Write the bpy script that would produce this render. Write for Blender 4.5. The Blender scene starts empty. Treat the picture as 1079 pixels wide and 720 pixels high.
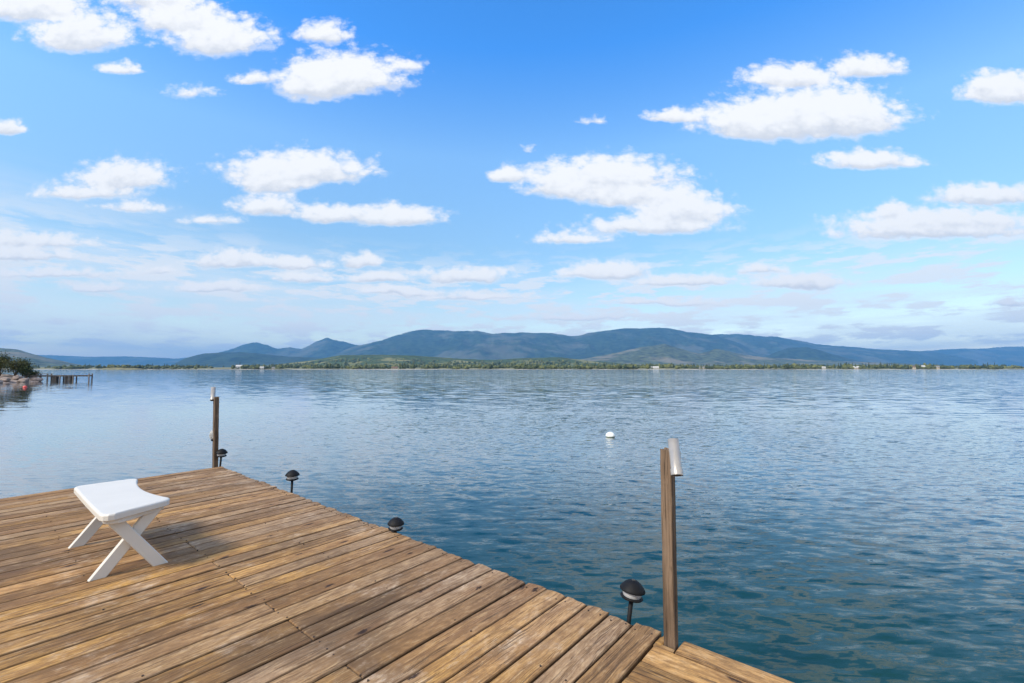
import bpy, math, random
import numpy as np
from mathutils import Vector, Matrix

random.seed(7)
RNG = np.random.default_rng(11)
S = bpy.context.scene
C = S.collection
R = math.radians

# ------------------------------------------------------------------ camera
cam_d = bpy.data.cameras.new("camera")
cam = bpy.data.objects.new("camera", cam_d)
C.objects.link(cam)
cam.location = (0, 0, 1.9)
cam.rotation_euler = (R(90 + 3.391), 0, 0)
cam_d.sensor_width = 36
cam_d.lens = 481 / 1079 * 36
cam_d.clip_start = 0.05
cam_d.clip_end = 60000
S.camera = cam

# ------------------------------------------------------------------ light, sky, exposure
SUN_EL, SUN_AZ = 43.0, -128.0          # azimuth clockwise from +Y (the view), so behind the left shoulder
sun_d = bpy.data.lights.new("sun", "SUN")
sun_d.energy = 2.1
sun_d.angle = R(12)
sun_d.color = (1.0, 0.92, 0.80)
sun = bpy.data.objects.new("sun", sun_d)
C.objects.link(sun)
sd = Vector((math.sin(R(SUN_AZ)) * math.cos(R(SUN_EL)), math.cos(R(SUN_AZ)) * math.cos(R(SUN_EL)), math.sin(R(SUN_EL))))
sun.rotation_euler = (-sd).to_track_quat("-Z", "Y").to_euler()
S.view_settings.view_transform = "Standard"
S.view_settings.look = "None"
S.view_settings.exposure = 1.05
S.view_settings.gamma = 1.0
S.view_settings.use_curve_mapping = False
try:
    S.cycles.use_denoising = True
    S.cycles.max_bounces = 8
    S.cycles.volume_bounces = 0
except Exception:
    pass


class NT:
    """Small helper to write node trees."""
    def __init__(self, tree):
        self.t = tree
        tree.nodes.clear()

    def n(self, typ, **kw):
        nd = self.t.nodes.new(typ)
        for k, v in kw.items():
            if k.startswith("i_"):
                key = k[2:]
                key = int(key) if key.isdigit() else key.replace("_", " ")
                self.put(nd.inputs[key], v)
            else:
                setattr(nd, k, v)
        return nd

    def put(self, sock, v):
        if isinstance(v, bpy.types.NodeSocket):
            self.t.links.new(v, sock)
        elif v is not None:
            sock.default_value = v

    def m(self, op, a, b=None, c=None, clamp=False):
        nd = self.t.nodes.new("ShaderNodeMath")
        nd.operation = op
        nd.use_clamp = clamp
        for s, v in zip(nd.inputs, (a, b, c)):
            if v is not None:
                self.put(s, v)
        return nd.outputs[0]

    def vm(self, op, a, b=None, c=None):
        nd = self.t.nodes.new("ShaderNodeVectorMath")
        nd.operation = op
        for s, v in zip(nd.inputs, (a, b, c)):
            if v is not None:
                self.put(s, v)
        return nd.outputs["Value"] if op in ("LENGTH", "DOT_PRODUCT", "DISTANCE") else nd.outputs["Vector"]

    def step(self, x, lo, hi, a=0.0, b=1.0):
        nd = self.t.nodes.new("ShaderNodeMapRange")
        nd.interpolation_type = "SMOOTHSTEP"
        for k, v in (("Value", x), ("From Min", lo), ("From Max", hi), ("To Min", a), ("To Max", b)):
            self.put(nd.inputs[k], v)
        return nd.outputs["Result"]

    def mix(self, f, a, b, typ="MIX"):
        nd = self.t.nodes.new("ShaderNodeMix")
        nd.data_type = "RGBA"
        nd.blend_type = typ
        nd.clamp_factor = True
        self.put(nd.inputs["Factor"], f)
        for k, v in ((6, a), (7, b)):
            if isinstance(v, tuple) and len(v) == 3:
                v = v + (1.0,)
            self.put(nd.inputs[k], v)
        return nd.outputs[2]

    def noise(self, vec, scale, detail=3.0, rough=0.5, dist=0.0, dim="3D", col=False):
        nd = self.t.nodes.new("ShaderNodeTexNoise")
        nd.noise_dimensions = dim
        self.put(nd.inputs["Vector"], vec)
        nd.inputs["Scale"].default_value = scale
        nd.inputs["Detail"].default_value = detail
        nd.inputs["Roughness"].default_value = rough
        nd.inputs["Distortion"].default_value = dist
        return nd.outputs["Color" if col else "Fac"]

    def xyz(self, x, y, z=0.0):
        nd = self.t.nodes.new("ShaderNodeCombineXYZ")
        for s, v in zip(nd.inputs, (x, y, z)):
            self.put(s, v)
        return nd.outputs[0]

    def sep(self, v):
        nd = self.t.nodes.new("ShaderNodeSeparateXYZ")
        self.put(nd.inputs[0], v)
        return nd.outputs


# clouds: bearing, elevation, half widths (degrees), weight
CLOUDS = [(-63.54, 47.12, 8.74, 3.92, 1.0), (-56.46, 43.22, 7.46, 4.16, 1.0), (-46.76, 48.42, 6.47, 2.89, 1.0), (-43.52, 45.55, 6.84, 3.38, 1.0),
 (-38.42, 42.57, 7.71, 3.87, 1.0), (-50.66, 38.96, 2.97, 1.16, 0.7), (-21.55, 37.42, 8.62, 4.36, 1.0), (-25.24, 36.52, 5.67, 3.83, 1.0),
 (-24.79, 43.48, 3.48, 2.33, 0.8), (-33.54, 37.55, 3.22, 1.28, 0.7), (-13.55, 39.34, 1.73, 1.03, 0.4), (-65.7, 30.8, 2.45, 1.39, 1.0),
 (-49.91, 24.15, 6.71, 3.0, 0.85), (-54.68, 22.28, 7.29, 1.74, 0.7), (-48.51, 20.42, 4.86, 0.87, 0.5), (-41.24, 35.5, 3.09, 1.02, 0.4),
 (-27.39, 25.15, 10.5, 3.25, 1.0), (-30.39, 23.53, 6.07, 2.5, 1.0), (-31.14, 20.42, 5.1, 1.98, 0.9), (-22.99, 19.43, 4.86, 1.72, 0.9),
 (-15.1, 19.06, 6.8, 2.09, 1.0), (-38.48, 18.69, 3.4, 0.99, 0.5), (-0.43, 24.65, 3.17, 1.75, 0.9), (12.25, 24.4, 10.69, 3.37, 1.0),
 (7.36, 22.91, 6.71, 2.49, 1.0), (14.9, 21.91, 8.02, 2.49, 1.0), (21.9, 19.81, 7.25, 3.2, 1.0), (18.23, 17.95, 9.72, 1.97, 0.9),
 (7.56, 16.36, 5.32, 1.1, 0.6), (10.5, 31.94, 1.72, 0.76, 0.4), (2.51, 27.91, 0.98, 0.5, 0.3), (37.53, 31.94, 13.24, 4.81, 1.0),
 (43.07, 32.32, 7.36, 4.81, 1.0), (31.97, 31.06, 8.58, 3.17, 1.0), (36.13, 37.55, 6.93, 2.43, 1.0), (21.2, 32.45, 4.68, 1.27, 0.9),
 (46.08, 38.96, 5.2, 2.19, 1.0), (46.24, 26.53, 7.08, 2.01, 0.95), (64.18, 35.76, 6.16, 3.19, 1.0), (62.4, 36.78, 2.96, 2.05, 0.8),
 (60.86, 21.91, 8.02, 2.11, 1.0), (53.94, 17.59, 14.27, 2.96, 1), (48.6, 19.81, 2.42, 1.72, 0.9), (57.02, 18.57, 8.5, 1.97, 0.9),
 (-61.59, 15.99, 9.07, 1.59, 0.8), (-62.69, 14.27, 7.86, 1.72, 0.8), (-57.72, 11.84, 9.63, 1.1, 0.6), (-52.21, 10.14, 5.29, 0.85, 0.7),
 (-35.51, 13.54, 5.78, 1.71, 1), (-27.66, 13.18, 5.29, 1.21, 0.9), (-37.79, 10.14, 5.99, 1.09, 1), (-26.41, 11.47, 5.05, 1.09, 0.8),
 (-44.49, 12.2, 3.13, 0.85, 0.6), (-19.23, 13.54, 2.66, 1.34, 1), (-16.78, 11.35, 4.09, 1.21, 1), (-13.75, 9.65, 7.22, 0.97, 0.8),
 (-5.96, 11.59, 6.26, 1.58, 1), (12.1, 12.08, 6.5, 1.82, 1), (21.7, 10.86, 7.22, 1.09, 0.9), (36.73, 10.62, 7.18, 1.46, 1),
 (31.37, 12.32, 4.09, 0.85, 0.6), (-4.74, 9.05, 8.38, 0.85, 0.6), (19.25, 8.2, 10.78, 0.72, 0.5), (63.02, 8.2, 3.59, 0.72, 0.7),
 (8.44, 6.39, 10.78, 0.72, 0.5)]

world = bpy.data.worlds.new("World")
S.world = world
world.use_nodes = True
w = NT(world.node_tree)
SKY_STRENGTH = 0.15
sky = w.n("ShaderNodeTexSky", sky_type="NISHITA", sun_disc=False, sun_elevation=R(SUN_EL), sun_rotation=R(SUN_AZ),
          altitude=700.0, air_density=1.0, dust_density=0.6, ozone_density=1.6)
skyc = w.n("ShaderNodeHueSaturation", i_Hue=0.5, i_Saturation=1.18, i_Value=1.0, i_Color=sky.outputs[0]).outputs[0]
tc = w.n("ShaderNodeTexCoord")
D3 = tc.outputs["Generated"]
dx, dy, dz = w.sep(D3)
az = w.m("MULTIPLY", w.m("ARCTAN2", dx, dy), 57.29578)
el = w.m("MULTIPLY", w.m("ARCSINE", dz), 57.29578)
P = w.xyz(az, el, 0.0)
# deeper azure high up, paler and softer low down
rp = w.n("ShaderNodeValToRGB", i_0=w.m("DIVIDE", el, 90.0, clamp=True))
cr = rp.color_ramp
cr.elements[0].position = 0.0; cr.elements[0].color = (1.10, 0.90, 0.66, 1)
cr.elements[1].position = 0.80; cr.elements[1].color = (0.80, 0.88, 0.92, 1)
for p_, c_ in ((0.075, (0.90, 0.75, 0.60, 1)), (0.16, (0.90, 0.83, 0.70, 1)), (0.28, (1.12, 1.12, 1.02, 1)), (0.40, (0.42, 0.92, 1.22, 1)), (0.62, (0.36, 0.80, 1.05, 1))):
    e_ = cr.elements.new(p_); e_.color = c_
skyc = w.vm("MULTIPLY", skyc, rp.outputs[0])
# clouds: laid out by slope (x/y, z/y) so that their undersides lie level, as under a level cloud base
yy = w.m("MAXIMUM", dy, 0.08)
sx = w.m("MULTIPLY", w.m("DIVIDE", dx, yy), 57.29578)
sz = w.m("MULTIPLY", w.m("DIVIDE", dz, yy), 57.29578)
P = w.xyz(sx, sz, 0.0)
Pn = w.xyz(sx, w.m("MULTIPLY", sz, 1.5))
wn = w.noise(Pn, 0.2, 4.0, 0.55, col=True)
warp = w.vm("MULTIPLY", w.vm("SUBTRACT", wn, (0.5, 0.5, 0.5)), (4.0, 1.6, 0.0))
Pw = w.vm("ADD", P, warp)
acc = None
for i_, (a_, e_, ra_, re_, wt_) in enumerate(CLOUDS):
    if i_ % 10 == 9:        # makes the renderer finish one batch before it starts the next (its node stack is small)
        Pw = w.vm("MULTIPLY_ADD", acc, (1e-25, 1e-25, 1e-25), Pw)
    q = w.vm("MULTIPLY_ADD", Pw, (1 / ra_, 1 / re_, 0), (-a_ / ra_, -e_ / re_, 1))
    # undersides flatter than tops
    q = w.vm("MULTIPLY_ADD", w.vm("ABSOLUTE", q), (0, -0.45, 0), w.vm("MULTIPLY", q, (1.0, 1.45, 1.0)))
    vp = w.m("MULTIPLY_ADD", w.vm("DISTANCE", q, (0.0, 0.0, 1.0)), -wt_, wt_ + 0.6)
    vp = w.m("POWER", w.m("MAXIMUM", vp, 0.0), 4.0)
    acc = w.vm("MULTIPLY", q, vp) if acc is None else w.vm("MULTIPLY_ADD", q, vp, acc)
_, accy, wsum = w.sep(acc)
dens = w.m("ADD", w.m("POWER", wsum, 0.25), -0.6)
yrel = w.m("DIVIDE", accy, w.m("MAXIMUM", wsum, 0.0001))
fb = w.noise(Pn, 0.5, 7.0, 0.56)
vor = w.n("ShaderNodeTexVoronoi", voronoi_dimensions="2D", feature="F1", i_Scale=0.42, i_Detail=3.0, i_Roughness=0.55, i_Lacunarity=2.2, i_Randomness=1.0, normalize=True)
w.put(vor.inputs["Vector"], w.vm("ADD", Pn, w.vm("MULTIPLY", wn, (1.6, 1.6, 0.0))))
puff = w.m("SUBTRACT", 0.42, vor.outputs["Distance"])          # rounded billows
topw = w.step(yrel, -0.7, 0.1, 0.35, 1.0)
d2 = w.m("ADD", w.m("MULTIPLY_ADD", w.m("SUBTRACT", fb, 0.5), 0.9, dens), w.m("MULTIPLY", w.m("MULTIPLY", puff, 0.95), topw))
# thin layered cloud low over the hills; unseen clouds elsewhere, thickened to whiten ambient light
st = w.noise(w.xyz(w.m("MULTIPLY", az, 0.05), w.m("MULTIPLY", el, 0.42)), 1.0, 6.0, 0.6)
band = w.m("MULTIPLY", w.step(el, -2.0, 1.0, 0.4, 1.0), w.step(w.m("MULTIPLY_ADD", w.step(az, -50.0, 0.0, -5.0, 0.0), 1.0, el), 6.0, 14.0, 1.0, 0.0))
strat = w.m("MULTIPLY", w.step(st, 0.34, 0.62), band)
low = w.m("MULTIPLY", w.noise(w.xyz(w.m("MULTIPLY", az, 0.17), w.m("MULTIPLY", el, 0.75)), 1.0, 7.0, 0.62), 1.0)
lowm = w.m("MULTIPLY", w.step(low, 0.47, 0.57), w.m("MULTIPLY", w.step(el, 1.0, 3.0), w.step(el, 9.0, 16.0, 1.0, 0.0)))
out = w.m("MAXIMUM", w.step(w.m("ABSOLUTE", az), 78.0, 100.0), w.step(el, 70.0, 80.0))
gen = w.noise(D3, 4.5, 8.0, 0.58)
genm = w.m("MULTIPLY", w.step(gen, 0.34, 0.50), w.m("MULTIPLY", out, w.step(el, 2.0, 9.0)))
alpha = w.step(d2, -0.07, 0.52)
alpha = w.m("MAXIMUM", alpha, genm)
lit = w.step(w.m("ADD", yrel, w.m("MULTIPLY_ADD", puff, 1.1, w.m("MULTIPLY", w.m("SUBTRACT", fb, 0.5), 1.2))), -0.62, 0.42)
lit = w.m("MAXIMUM", lit, w.step(alpha, 0.35, 0.95, 0.85, 0.0))
WHITE, GREY = (3.45, 3.45, 3.45, 1), (2.45, 2.55, 2.75, 1)
ccol = w.mix(lit, GREY, WHITE)
c1 = w.mix(w.m("MULTIPLY", strat, 0.5), skyc, (3.2, 3.3, 3.4, 1))
c2 = w.mix(w.m("MULTIPLY", lowm, 0.8), c1, (3.3, 3.3, 3.3, 1))
c3 = w.mix(w.m("MULTIPLY", alpha, 0.97), c2, ccol)
bg = w.n("ShaderNodeBackground", i_Color=c3, i_Strength=SKY_STRENGTH)
wo = w.n("ShaderNodeOutputWorld", i_Surface=bg.outputs[0])


# ------------------------------------------------------------------ helpers
def tag(o, label=None, cat=None, group=None, kind=None):
    if label: o["label"] = label
    if cat: o["category"] = cat
    if group: o["group"] = group
    if kind: o["kind"] = kind
    return o


def empty(name, loc, rotz=0.0):
    o = bpy.data.objects.new(name, None)
    o.empty_display_size = 0.1
    o.location = loc
    o.rotation_euler = (0, 0, rotz)
    C.objects.link(o)
    return o


class MB:
    """Collects shapes, then links them as one mesh object."""
    def __init__(self):
        self.v, self.f, self.fm = [], [], []

    def add(self, vs, fs, mat=0):
        b = len(self.v)
        self.v += [tuple(p) for p in vs]
        self.f += [tuple(b + i for i in q) for q in fs]
        self.fm += [mat] * len(fs)

    def box(self, c, size, M=None, mat=0, bev=0.0):
        x, y, z = (s / 2 for s in size)
        if bev <= 0:
            vs = [Vector((sx * x, sy * y, sz * z)) for sz in (-1, 1) for sx, sy in ((-1, -1), (1, -1), (1, 1), (-1, 1))]
            fs = [(0, 3, 2, 1), (4, 5, 6, 7), (0, 1, 5, 4), (1, 2, 6, 5), (2, 3, 7, 6), (3, 0, 4, 7)]
        else:
            b = min(bev, x * .9, y * .9, z * .9)
            vs, idx = [], {}
            for sx in (-1, 1):
                for sy in (-1, 1):
                    for sz in (-1, 1):
                        for ax in range(3):
                            p = [sx * (x - b), sy * (y - b), sz * (z - b)]
                            p[ax] = (sx * x, sy * y, sz * z)[ax]
                            idx[(sx, sy, sz, ax)] = len(vs)
                            vs.append(Vector(p))
            fs = []
            for ax in range(3):
                o1, o2 = [a for a in range(3) if a != ax]
                for s in (-1, 1):
                    q = []
                    for a, bb in ((-1, -1), (1, -1), (1, 1), (-1, 1)):
                        k = [0, 0, 0]; k[ax] = s; k[o1] = a; k[o2] = bb
                        q.append(idx[(k[0], k[1], k[2], ax)])
                    fs.append(tuple(q if (s > 0) == (ax != 1) else q[::-1]))
            for ax in range(3):
                o1, o2 = [a for a in range(3) if a != ax]
                for a in (-1, 1):
                    for bb in (-1, 1):
                        k0 = [0, 0, 0]; k0[ax] = -1; k0[o1] = a; k0[o2] = bb
                        k1 = list(k0); k1[ax] = 1
                        fs.append((idx[(*k0, o1)], idx[(*k1, o1)], idx[(*k1, o2)], idx[(*k0, o2)]))
            for sx in (-1, 1):
                for sy in (-1, 1):
                    for sz in (-1, 1):
                        fs.append(tuple(idx[(sx, sy, sz, a)] for a in range(3)))
        if M is not None:
            vs = [M @ p for p in vs]
        self.add([Vector(c) + p for p in vs], fs, mat)

    def tube(self, pts, rad, n=12, caps=True, mat=0):
        pts = [Vector(p) for p in pts]
        if not hasattr(rad, "__len__"):
            rad = [rad] * len(pts)
        base = len(self.v)
        for i, p in enumerate(pts):
            t = (pts[min(i + 1, len(pts) - 1)] - pts[max(i - 1, 0)]).normalized()
            a = Vector((0, 0, 1)) if abs(t.z) < 0.95 else Vector((1, 0, 0))
            u = t.cross(a).normalized(); vv = t.cross(u)
            for k in range(n):
                an = 2 * math.pi * k / n
                self.v.append(tuple(p + (u * math.cos(an) + vv * math.sin(an)) * rad[i]))
        for i in range(len(pts) - 1):
            for k in range(n):
                a = base + i * n + k; b = base + i * n + (k + 1) % n
                self.f.append((a, b, b + n, a + n)); self.fm.append(mat)
        if caps:
            self.f.append(tuple(base + k for k in range(n))); self.fm.append(mat)
            self.f.append(tuple(base + (len(pts) - 1) * n + k for k in range(n))[::-1]); self.fm.append(mat)

    def lathe(self, prof, n=24, M=None, mat=0):
        """prof: (radius, z) pairs."""
        base = len(self.v)
        for r, z in prof:
            for k in range(n):
                an = 2 * math.pi * k / n
                p = Vector((r * math.cos(an), r * math.sin(an), z))
                self.v.append(tuple(M @ p if M is not None else p))
        for i in range(len(prof) - 1):
            for k in range(n):
                a = base + i * n + k; b = base + i * n + (k + 1) % n
                self.f.append((a, b, b + n, a + n)); self.fm.append(mat)

    def build(self, name, mats, parent=None, smooth=False, loc=None):
        me = bpy.data.meshes.new(name)
        me.from_pydata(self.v, [], self.f)
        if not isinstance(mats, (list, tuple)):
            mats = [mats]
        for m_ in mats:
            me.materials.append(m_)
        if len(mats) > 1:
            me.polygons.foreach_set("material_index", self.fm)
        me.polygons.foreach_set("use_smooth", [smooth] * len(me.polygons))
        me.update()
        import bmesh
        bm = bmesh.new(); bm.from_mesh(me)
        bmesh.ops.recalc_face_normals(bm, faces=bm.faces)
        bm.to_mesh(me); bm.free()
        o = bpy.data.objects.new(name, me)
        C.objects.link(o)
        if parent is not None: o.parent = parent
        if loc is not None: o.location = loc
        return o


def np_mesh(name, V, F, mat, parent=None, smooth=True, col=None, uv=None):
    V = np.asarray(V, dtype=np.float32); F = np.asarray(F, dtype=np.int32)
    me = bpy.data.meshes.new(name)
    k = F.shape[1]
    me.vertices.add(len(V)); me.vertices.foreach_set("co", V.ravel())
    me.loops.add(F.size); me.loops.foreach_set("vertex_index", F.ravel())
    me.polygons.add(len(F))
    me.polygons.foreach_set("loop_start", np.arange(0, F.size, k, dtype=np.int32))
    me.polygons.foreach_set("loop_total", np.full(len(F), k, dtype=np.int32))
    me.polygons.foreach_set("use_smooth", np.full(len(F), smooth))
    me.materials.append(mat)
    if col is not None:
        at = me.attributes.new("tint", "FLOAT_COLOR", "POINT")
        at.data.foreach_set("color", np.asarray(col, dtype=np.float32).ravel())
    me.update(calc_edges=True)
    me.validate()
    o = bpy.data.objects.new(name, me)
    C.objects.link(o)
    if parent is not None: o.parent = parent
    return o


def vnoise(x, y, seed=0):
    xi = np.floor(x).astype(np.int64); yi = np.floor(y).astype(np.int64)
    xf = x - xi; yf = y - yi
    def h(a, b):
        n = (a * 374761393 + b * 668265263 + seed * 974634541) & 0x7FFFFFFF
        n = ((n ^ (n >> 13)) * 1274126177) & 0x7FFFFFFF
        n = n ^ (n >> 16)
        return (n & 0xFFFF) / 65535.0
    u = xf * xf * (3 - 2 * xf); v = yf * yf * (3 - 2 * yf)
    return (h(xi, yi) * (1 - u) + h(xi + 1, yi) * u) * (1 - v) + (h(xi, yi + 1) * (1 - u) + h(xi + 1, yi + 1) * u) * v


def fbm(x, y, seed=0, oct=5, ridged=False):
    s = 0; a = 0.5; t = 0
    for i in range(oct):
        n = vnoise(x * 2 ** i, y * 2 ** i, seed + i * 17)
        if ridged: n = 1 - np.abs(2 * n - 1)
        s = s + a * n; t += a; a *= 0.5
    return s / t


def mat(name, color=(0.5, 0.5, 0.5), rough=0.6, metal=0.0, spec=0.5, var=0.0, scale=8.0, bump=0.0):
    m_ = bpy.data.materials.new(name)
    m_.use_nodes = True
    t = NT(m_.node_tree)
    b = t.n("ShaderNodeBsdfPrincipled")
    b.inputs["Roughness"].default_value = rough
    b.inputs["Metallic"].default_value = metal
    b.inputs["Specular IOR Level"].default_value = spec
    tcn = t.n("ShaderNodeTexCoord")
    nz = t.noise(tcn.outputs["Object"], scale, 5.0, 0.6)
    lo = tuple(c * (1 - var) for c in color); hi = tuple(min(1, c * (1 + var)) for c in color)
    t.put(b.inputs["Base Color"], t.mix(t.step(nz, 0.3, 0.7), lo, hi))
    if bump > 0:
        bp = t.n("ShaderNodeBump", i_Height=nz)
        bp.inputs["Strength"].default_value = 0.6
        bp.inputs["Distance"].default_value = bump
        t.put(b.inputs["Normal"], bp.outputs[0])
    t.n("ShaderNodeOutputMaterial", i_Surface=b.outputs[0])
    return m_


# ------------------------------------------------------------------ materials
def water_material():
    m_ = bpy.data.materials.new("lake_water")
    m_.use_nodes = True
    t = NT(m_.node_tree)
    geo = t.n("ShaderNodeNewGeometry")
    pos = geo.outputs["Position"]
    x, y, z = t.sep(pos)
    dist = t.vm("LENGTH", pos)
    # gusts: long streaks where the ripples are stronger or calmer
    gust = t.noise(t.xyz(t.m("MULTIPLY", x, 0.35), y), 0.055, 4.0, 0.6)
    gust2 = t.noise(t.xyz(t.m("MULTIPLY", x, 0.3), y), 0.012, 3.0, 0.6)
    lee = t.step(t.m("ADD", t.m("MULTIPLY_ADD", y, 0.42, x), t.m("MULTIPLY_ADD", gust2, 16.0, -8.0)), -8.0, 14.0, 0.3, 1.0)     # calmer in the lee of the left bank
    amp = t.m("MULTIPLY", lee, t.m("MULTIPLY", t.step(gust, 0.3, 0.7, 0.45, 1.3), t.step(gust2, 0.32, 0.68, 0.6, 1.25)))
    pv = t.xyz(t.m("MULTIPLY_ADD", y, 0.12, t.m("MULTIPLY", x, 0.36)), y, 0.0)
    n1 = t.vm("SUBTRACT", t.noise(pv, 2.3, 3.0, 0.55, 0.4, col=True), (0.5, 0.5, 0.5))
    n2 = t.vm("SUBTRACT", t.noise(t.vm("MULTIPLY", pv, (0.8, 1.0, 1.0)), 13.0, 3.0, 0.6, 0.3, col=True), (0.5, 0.5, 0.5))
    far = t.step(dist, 4.0, 32.0)
    k1 = t.m("MULTIPLY", amp, t.m("ADD", t.m("MULTIPLY_ADD", far, -0.05, 0.20), t.step(dist, 12.0, 50.0, 0.0, 0.45)))
    k2 = t.m("MULTIPLY", amp, t.m("MULTIPLY_ADD", far, -1.45, 1.6))
    lv = t.n("ShaderNodeVectorMath", operation="SCALE", i_0=n2, i_Scale=t.m("MULTIPLY_ADD", t.vm("LENGTH", n2), 5.5, 0.25))      # most ripples slight, a few steep
    n2 = lv.outputs[0]
    s1 = t.vm("MULTIPLY", t.vm("MULTIPLY", n1, (0.55, 1.0, 0.0)), t.xyz(k1, k1, 0.0))
    s2 = t.vm("MULTIPLY", t.vm("MULTIPLY", n2, (0.6, 1.0, 0.0)), t.xyz(k2, k2, 0.0))
    nrm = t.vm("NORMALIZE", t.vm("ADD", t.vm("ADD", geo.outputs["Normal"], s1), s2))
    # green shallows by the dock, blue beyond; far out, sky reflection painted in pale
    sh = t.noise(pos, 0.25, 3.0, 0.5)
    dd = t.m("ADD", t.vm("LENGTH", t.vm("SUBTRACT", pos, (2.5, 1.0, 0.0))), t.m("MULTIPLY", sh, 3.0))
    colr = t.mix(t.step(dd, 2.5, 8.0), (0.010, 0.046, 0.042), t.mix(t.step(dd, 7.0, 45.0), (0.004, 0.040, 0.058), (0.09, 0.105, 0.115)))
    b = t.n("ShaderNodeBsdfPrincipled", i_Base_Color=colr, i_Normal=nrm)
    t.put(b.inputs["Roughness"], t.step(dist, 15.0, 300.0, 0.04, 0.14))
    b.inputs["IOR"].default_value = 1.333
    t.put(b.inputs["Coat Weight"], t.step(dist, 3.5, 10.0, 0.0, 1.0))
    b.inputs["Coat IOR"].default_value = 1.35
    b.inputs["Coat Roughness"].default_value = 0.05
    t.put(b.inputs["Coat Normal"], nrm)
    t.n("ShaderNodeOutputMaterial", i_Surface=b.outputs[0])
    return m_


def wood_material():
    """Decking: attribute 'tint' = (random, random, freshness); UV = metres along and across each board."""
    m_ = bpy.data.materials.new("weathered_decking")
    m_.use_nodes = True
    t = NT(m_.node_tree)
    at = t.n("ShaderNodeAttribute", attribute_name="tint")
    r1, r2, fr = t.sep(at.outputs["Vector"])
    uvn = t.n("ShaderNodeAttribute", attribute_name="board_uv")
    u, v, wd = t.sep(uvn.outputs["Vector"])
    geo = t.n("ShaderNodeNewGeometry")
    pos = geo.outputs["Position"]
    seed = t.m("MULTIPLY", r1, 37.0)
    # curving grain: bend the across coordinate along the board
    bend = t.m("MULTIPLY", t.m("SUBTRACT", t.noise(t.xyz(t.m("MULTIPLY", u, 1.6), t.m("MULTIPLY", v, 5.0), seed), 1.0, 3.0, 0.5), 0.5), 0.10)
    vb = t.m("ADD", v, bend)
    g1 = t.noise(t.xyz(t.m("MULTIPLY", u, 1.3), t.m("MULTIPLY", vb, 26.0), seed), 1.0, 4.0, 0.6)
    g2 = t.noise(t.xyz(t.m("MULTIPLY", u, 4.0), t.m("MULTIPLY", vb, 170.0), seed), 1.0, 3.0, 0.6)
    patch = t.noise(t.xyz(t.m("MULTIPLY", u, 1.7), t.m("MULTIPLY", v, 6.0), t.m("ADD", seed, 5.0)), 1.0, 4.0, 0.6)
    worn = t.noise(t.xyz(t.m("MULTIPLY", u, 7.0), t.m("MULTIPLY", v, 19.0), t.m("ADD", seed, 9.0)), 1.0, 6.0, 0.72)
    blot = t.noise(pos, 1.1, 4.0, 0.6)
    TAN, GOLD, BROWN = (0.42, 0.245, 0.112), (0.48, 0.275, 0.095), (0.19, 0.102, 0.050)
    GREYW = (0.50, 0.36, 0.23)
    base = t.mix(r2, TAN, GOLD)
    base = t.mix(t.m("MULTIPLY", t.step(g1, 0.38, 0.75), 0.6), base, BROWN)
    base = t.mix(t.m("MULTIPLY", t.step(patch, 0.46, 0.66), 0.7), base, BROWN)
    base = t.mix(t.m("MULTIPLY", t.step(worn, 0.52, 0.68), 0.75), base, GREYW)
    base = t.mix(t.m("MULTIPLY", t.step(r1, 0.0, 1.0), 0.5), base, (0.20, 0.105, 0.045))
    # board ends out by the water are silvered; the newer boards are yellower
    edge = t.m("MULTIPLY", t.step(t.m("ADD", u, t.m("MULTIPLY", patch, 0.7)), 0.35, 1.5, 1.0, 0.0), t.m("SUBTRACT", 1.0, fr))
    base = t.mix(t.m("MULTIPLY", edge, 0.45), base, (0.30, 0.21, 0.145))
    base = t.mix(t.m("MULTIPLY", fr, 0.45), base, (0.56, 0.33, 0.13))
    # some boards have weathered greyer than their neighbours
    base = t.mix(t.m("MULTIPLY", t.step(t.m("FRACT", t.m("MULTIPLY", r1, 7.3)), 0.45, 0.95), t.m("MULTIPLY_ADD", fr, -0.5, 0.6)), base, (0.33, 0.245, 0.17))
    # fine grain
    base = t.mix(t.step(g2, 0.45, 0.75, 0.0, 0.34), base, (0.12, 0.066, 0.034))
    # old dark water stains across the boards
    stain = t.m("MULTIPLY", t.step(blot, 0.50, 0.68), t.m("MULTIPLY_ADD", fr, -0.6, 0.72))
    base = t.mix(stain, base, (0.10, 0.066, 0.04))
    # weathering in irregular blotches, dark and bleached
    fine = t.noise(t.xyz(t.m("MULTIPLY", u, 13.0), t.m("MULTIPLY", v, 26.0), seed), 1.0, 6.0, 0.75)
    base = t.mix(t.step(fine, 0.5, 0.72, 0.0, 0.62), base, (0.13, 0.072, 0.036))
    bl = t.noise(t.vm("ADD", pos, (7.0, 3.0, 0.0)), 2.3, 6.0, 0.68)
    base = t.mix(t.m("MULTIPLY", t.step(bl, 0.54, 0.66), t.step(fine, 0.35, 0.55, 0.9, 0.25)), base, (0.52, 0.40, 0.29))
    mid = t.noise(t.xyz(t.m("MULTIPLY", u, 11.0), t.m("MULTIPLY", vb, 48.0), t.m("ADD", seed, 21.0)), 1.0, 5.0, 0.7)
    base = t.mix(t.step(mid, 0.42, 0.55, 0.5, 0.0), base, (0.15, 0.085, 0.042))
    base = t.mix(t.step(mid, 0.55, 0.66, 0.0, 0.4), base, (0.50, 0.35, 0.20))
    # knots
    kv = t.xyz(t.m("ADD", t.m("MULTIPLY_ADD", fine, 0.34, t.m("MULTIPLY", u, 2.0)), seed), t.m("ADD", t.m("MULTIPLY_ADD", fine, 0.34, t.m("MULTIPLY", v, 5.5)), t.m("MULTIPLY", r2, 61.0)), 0.0)
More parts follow.
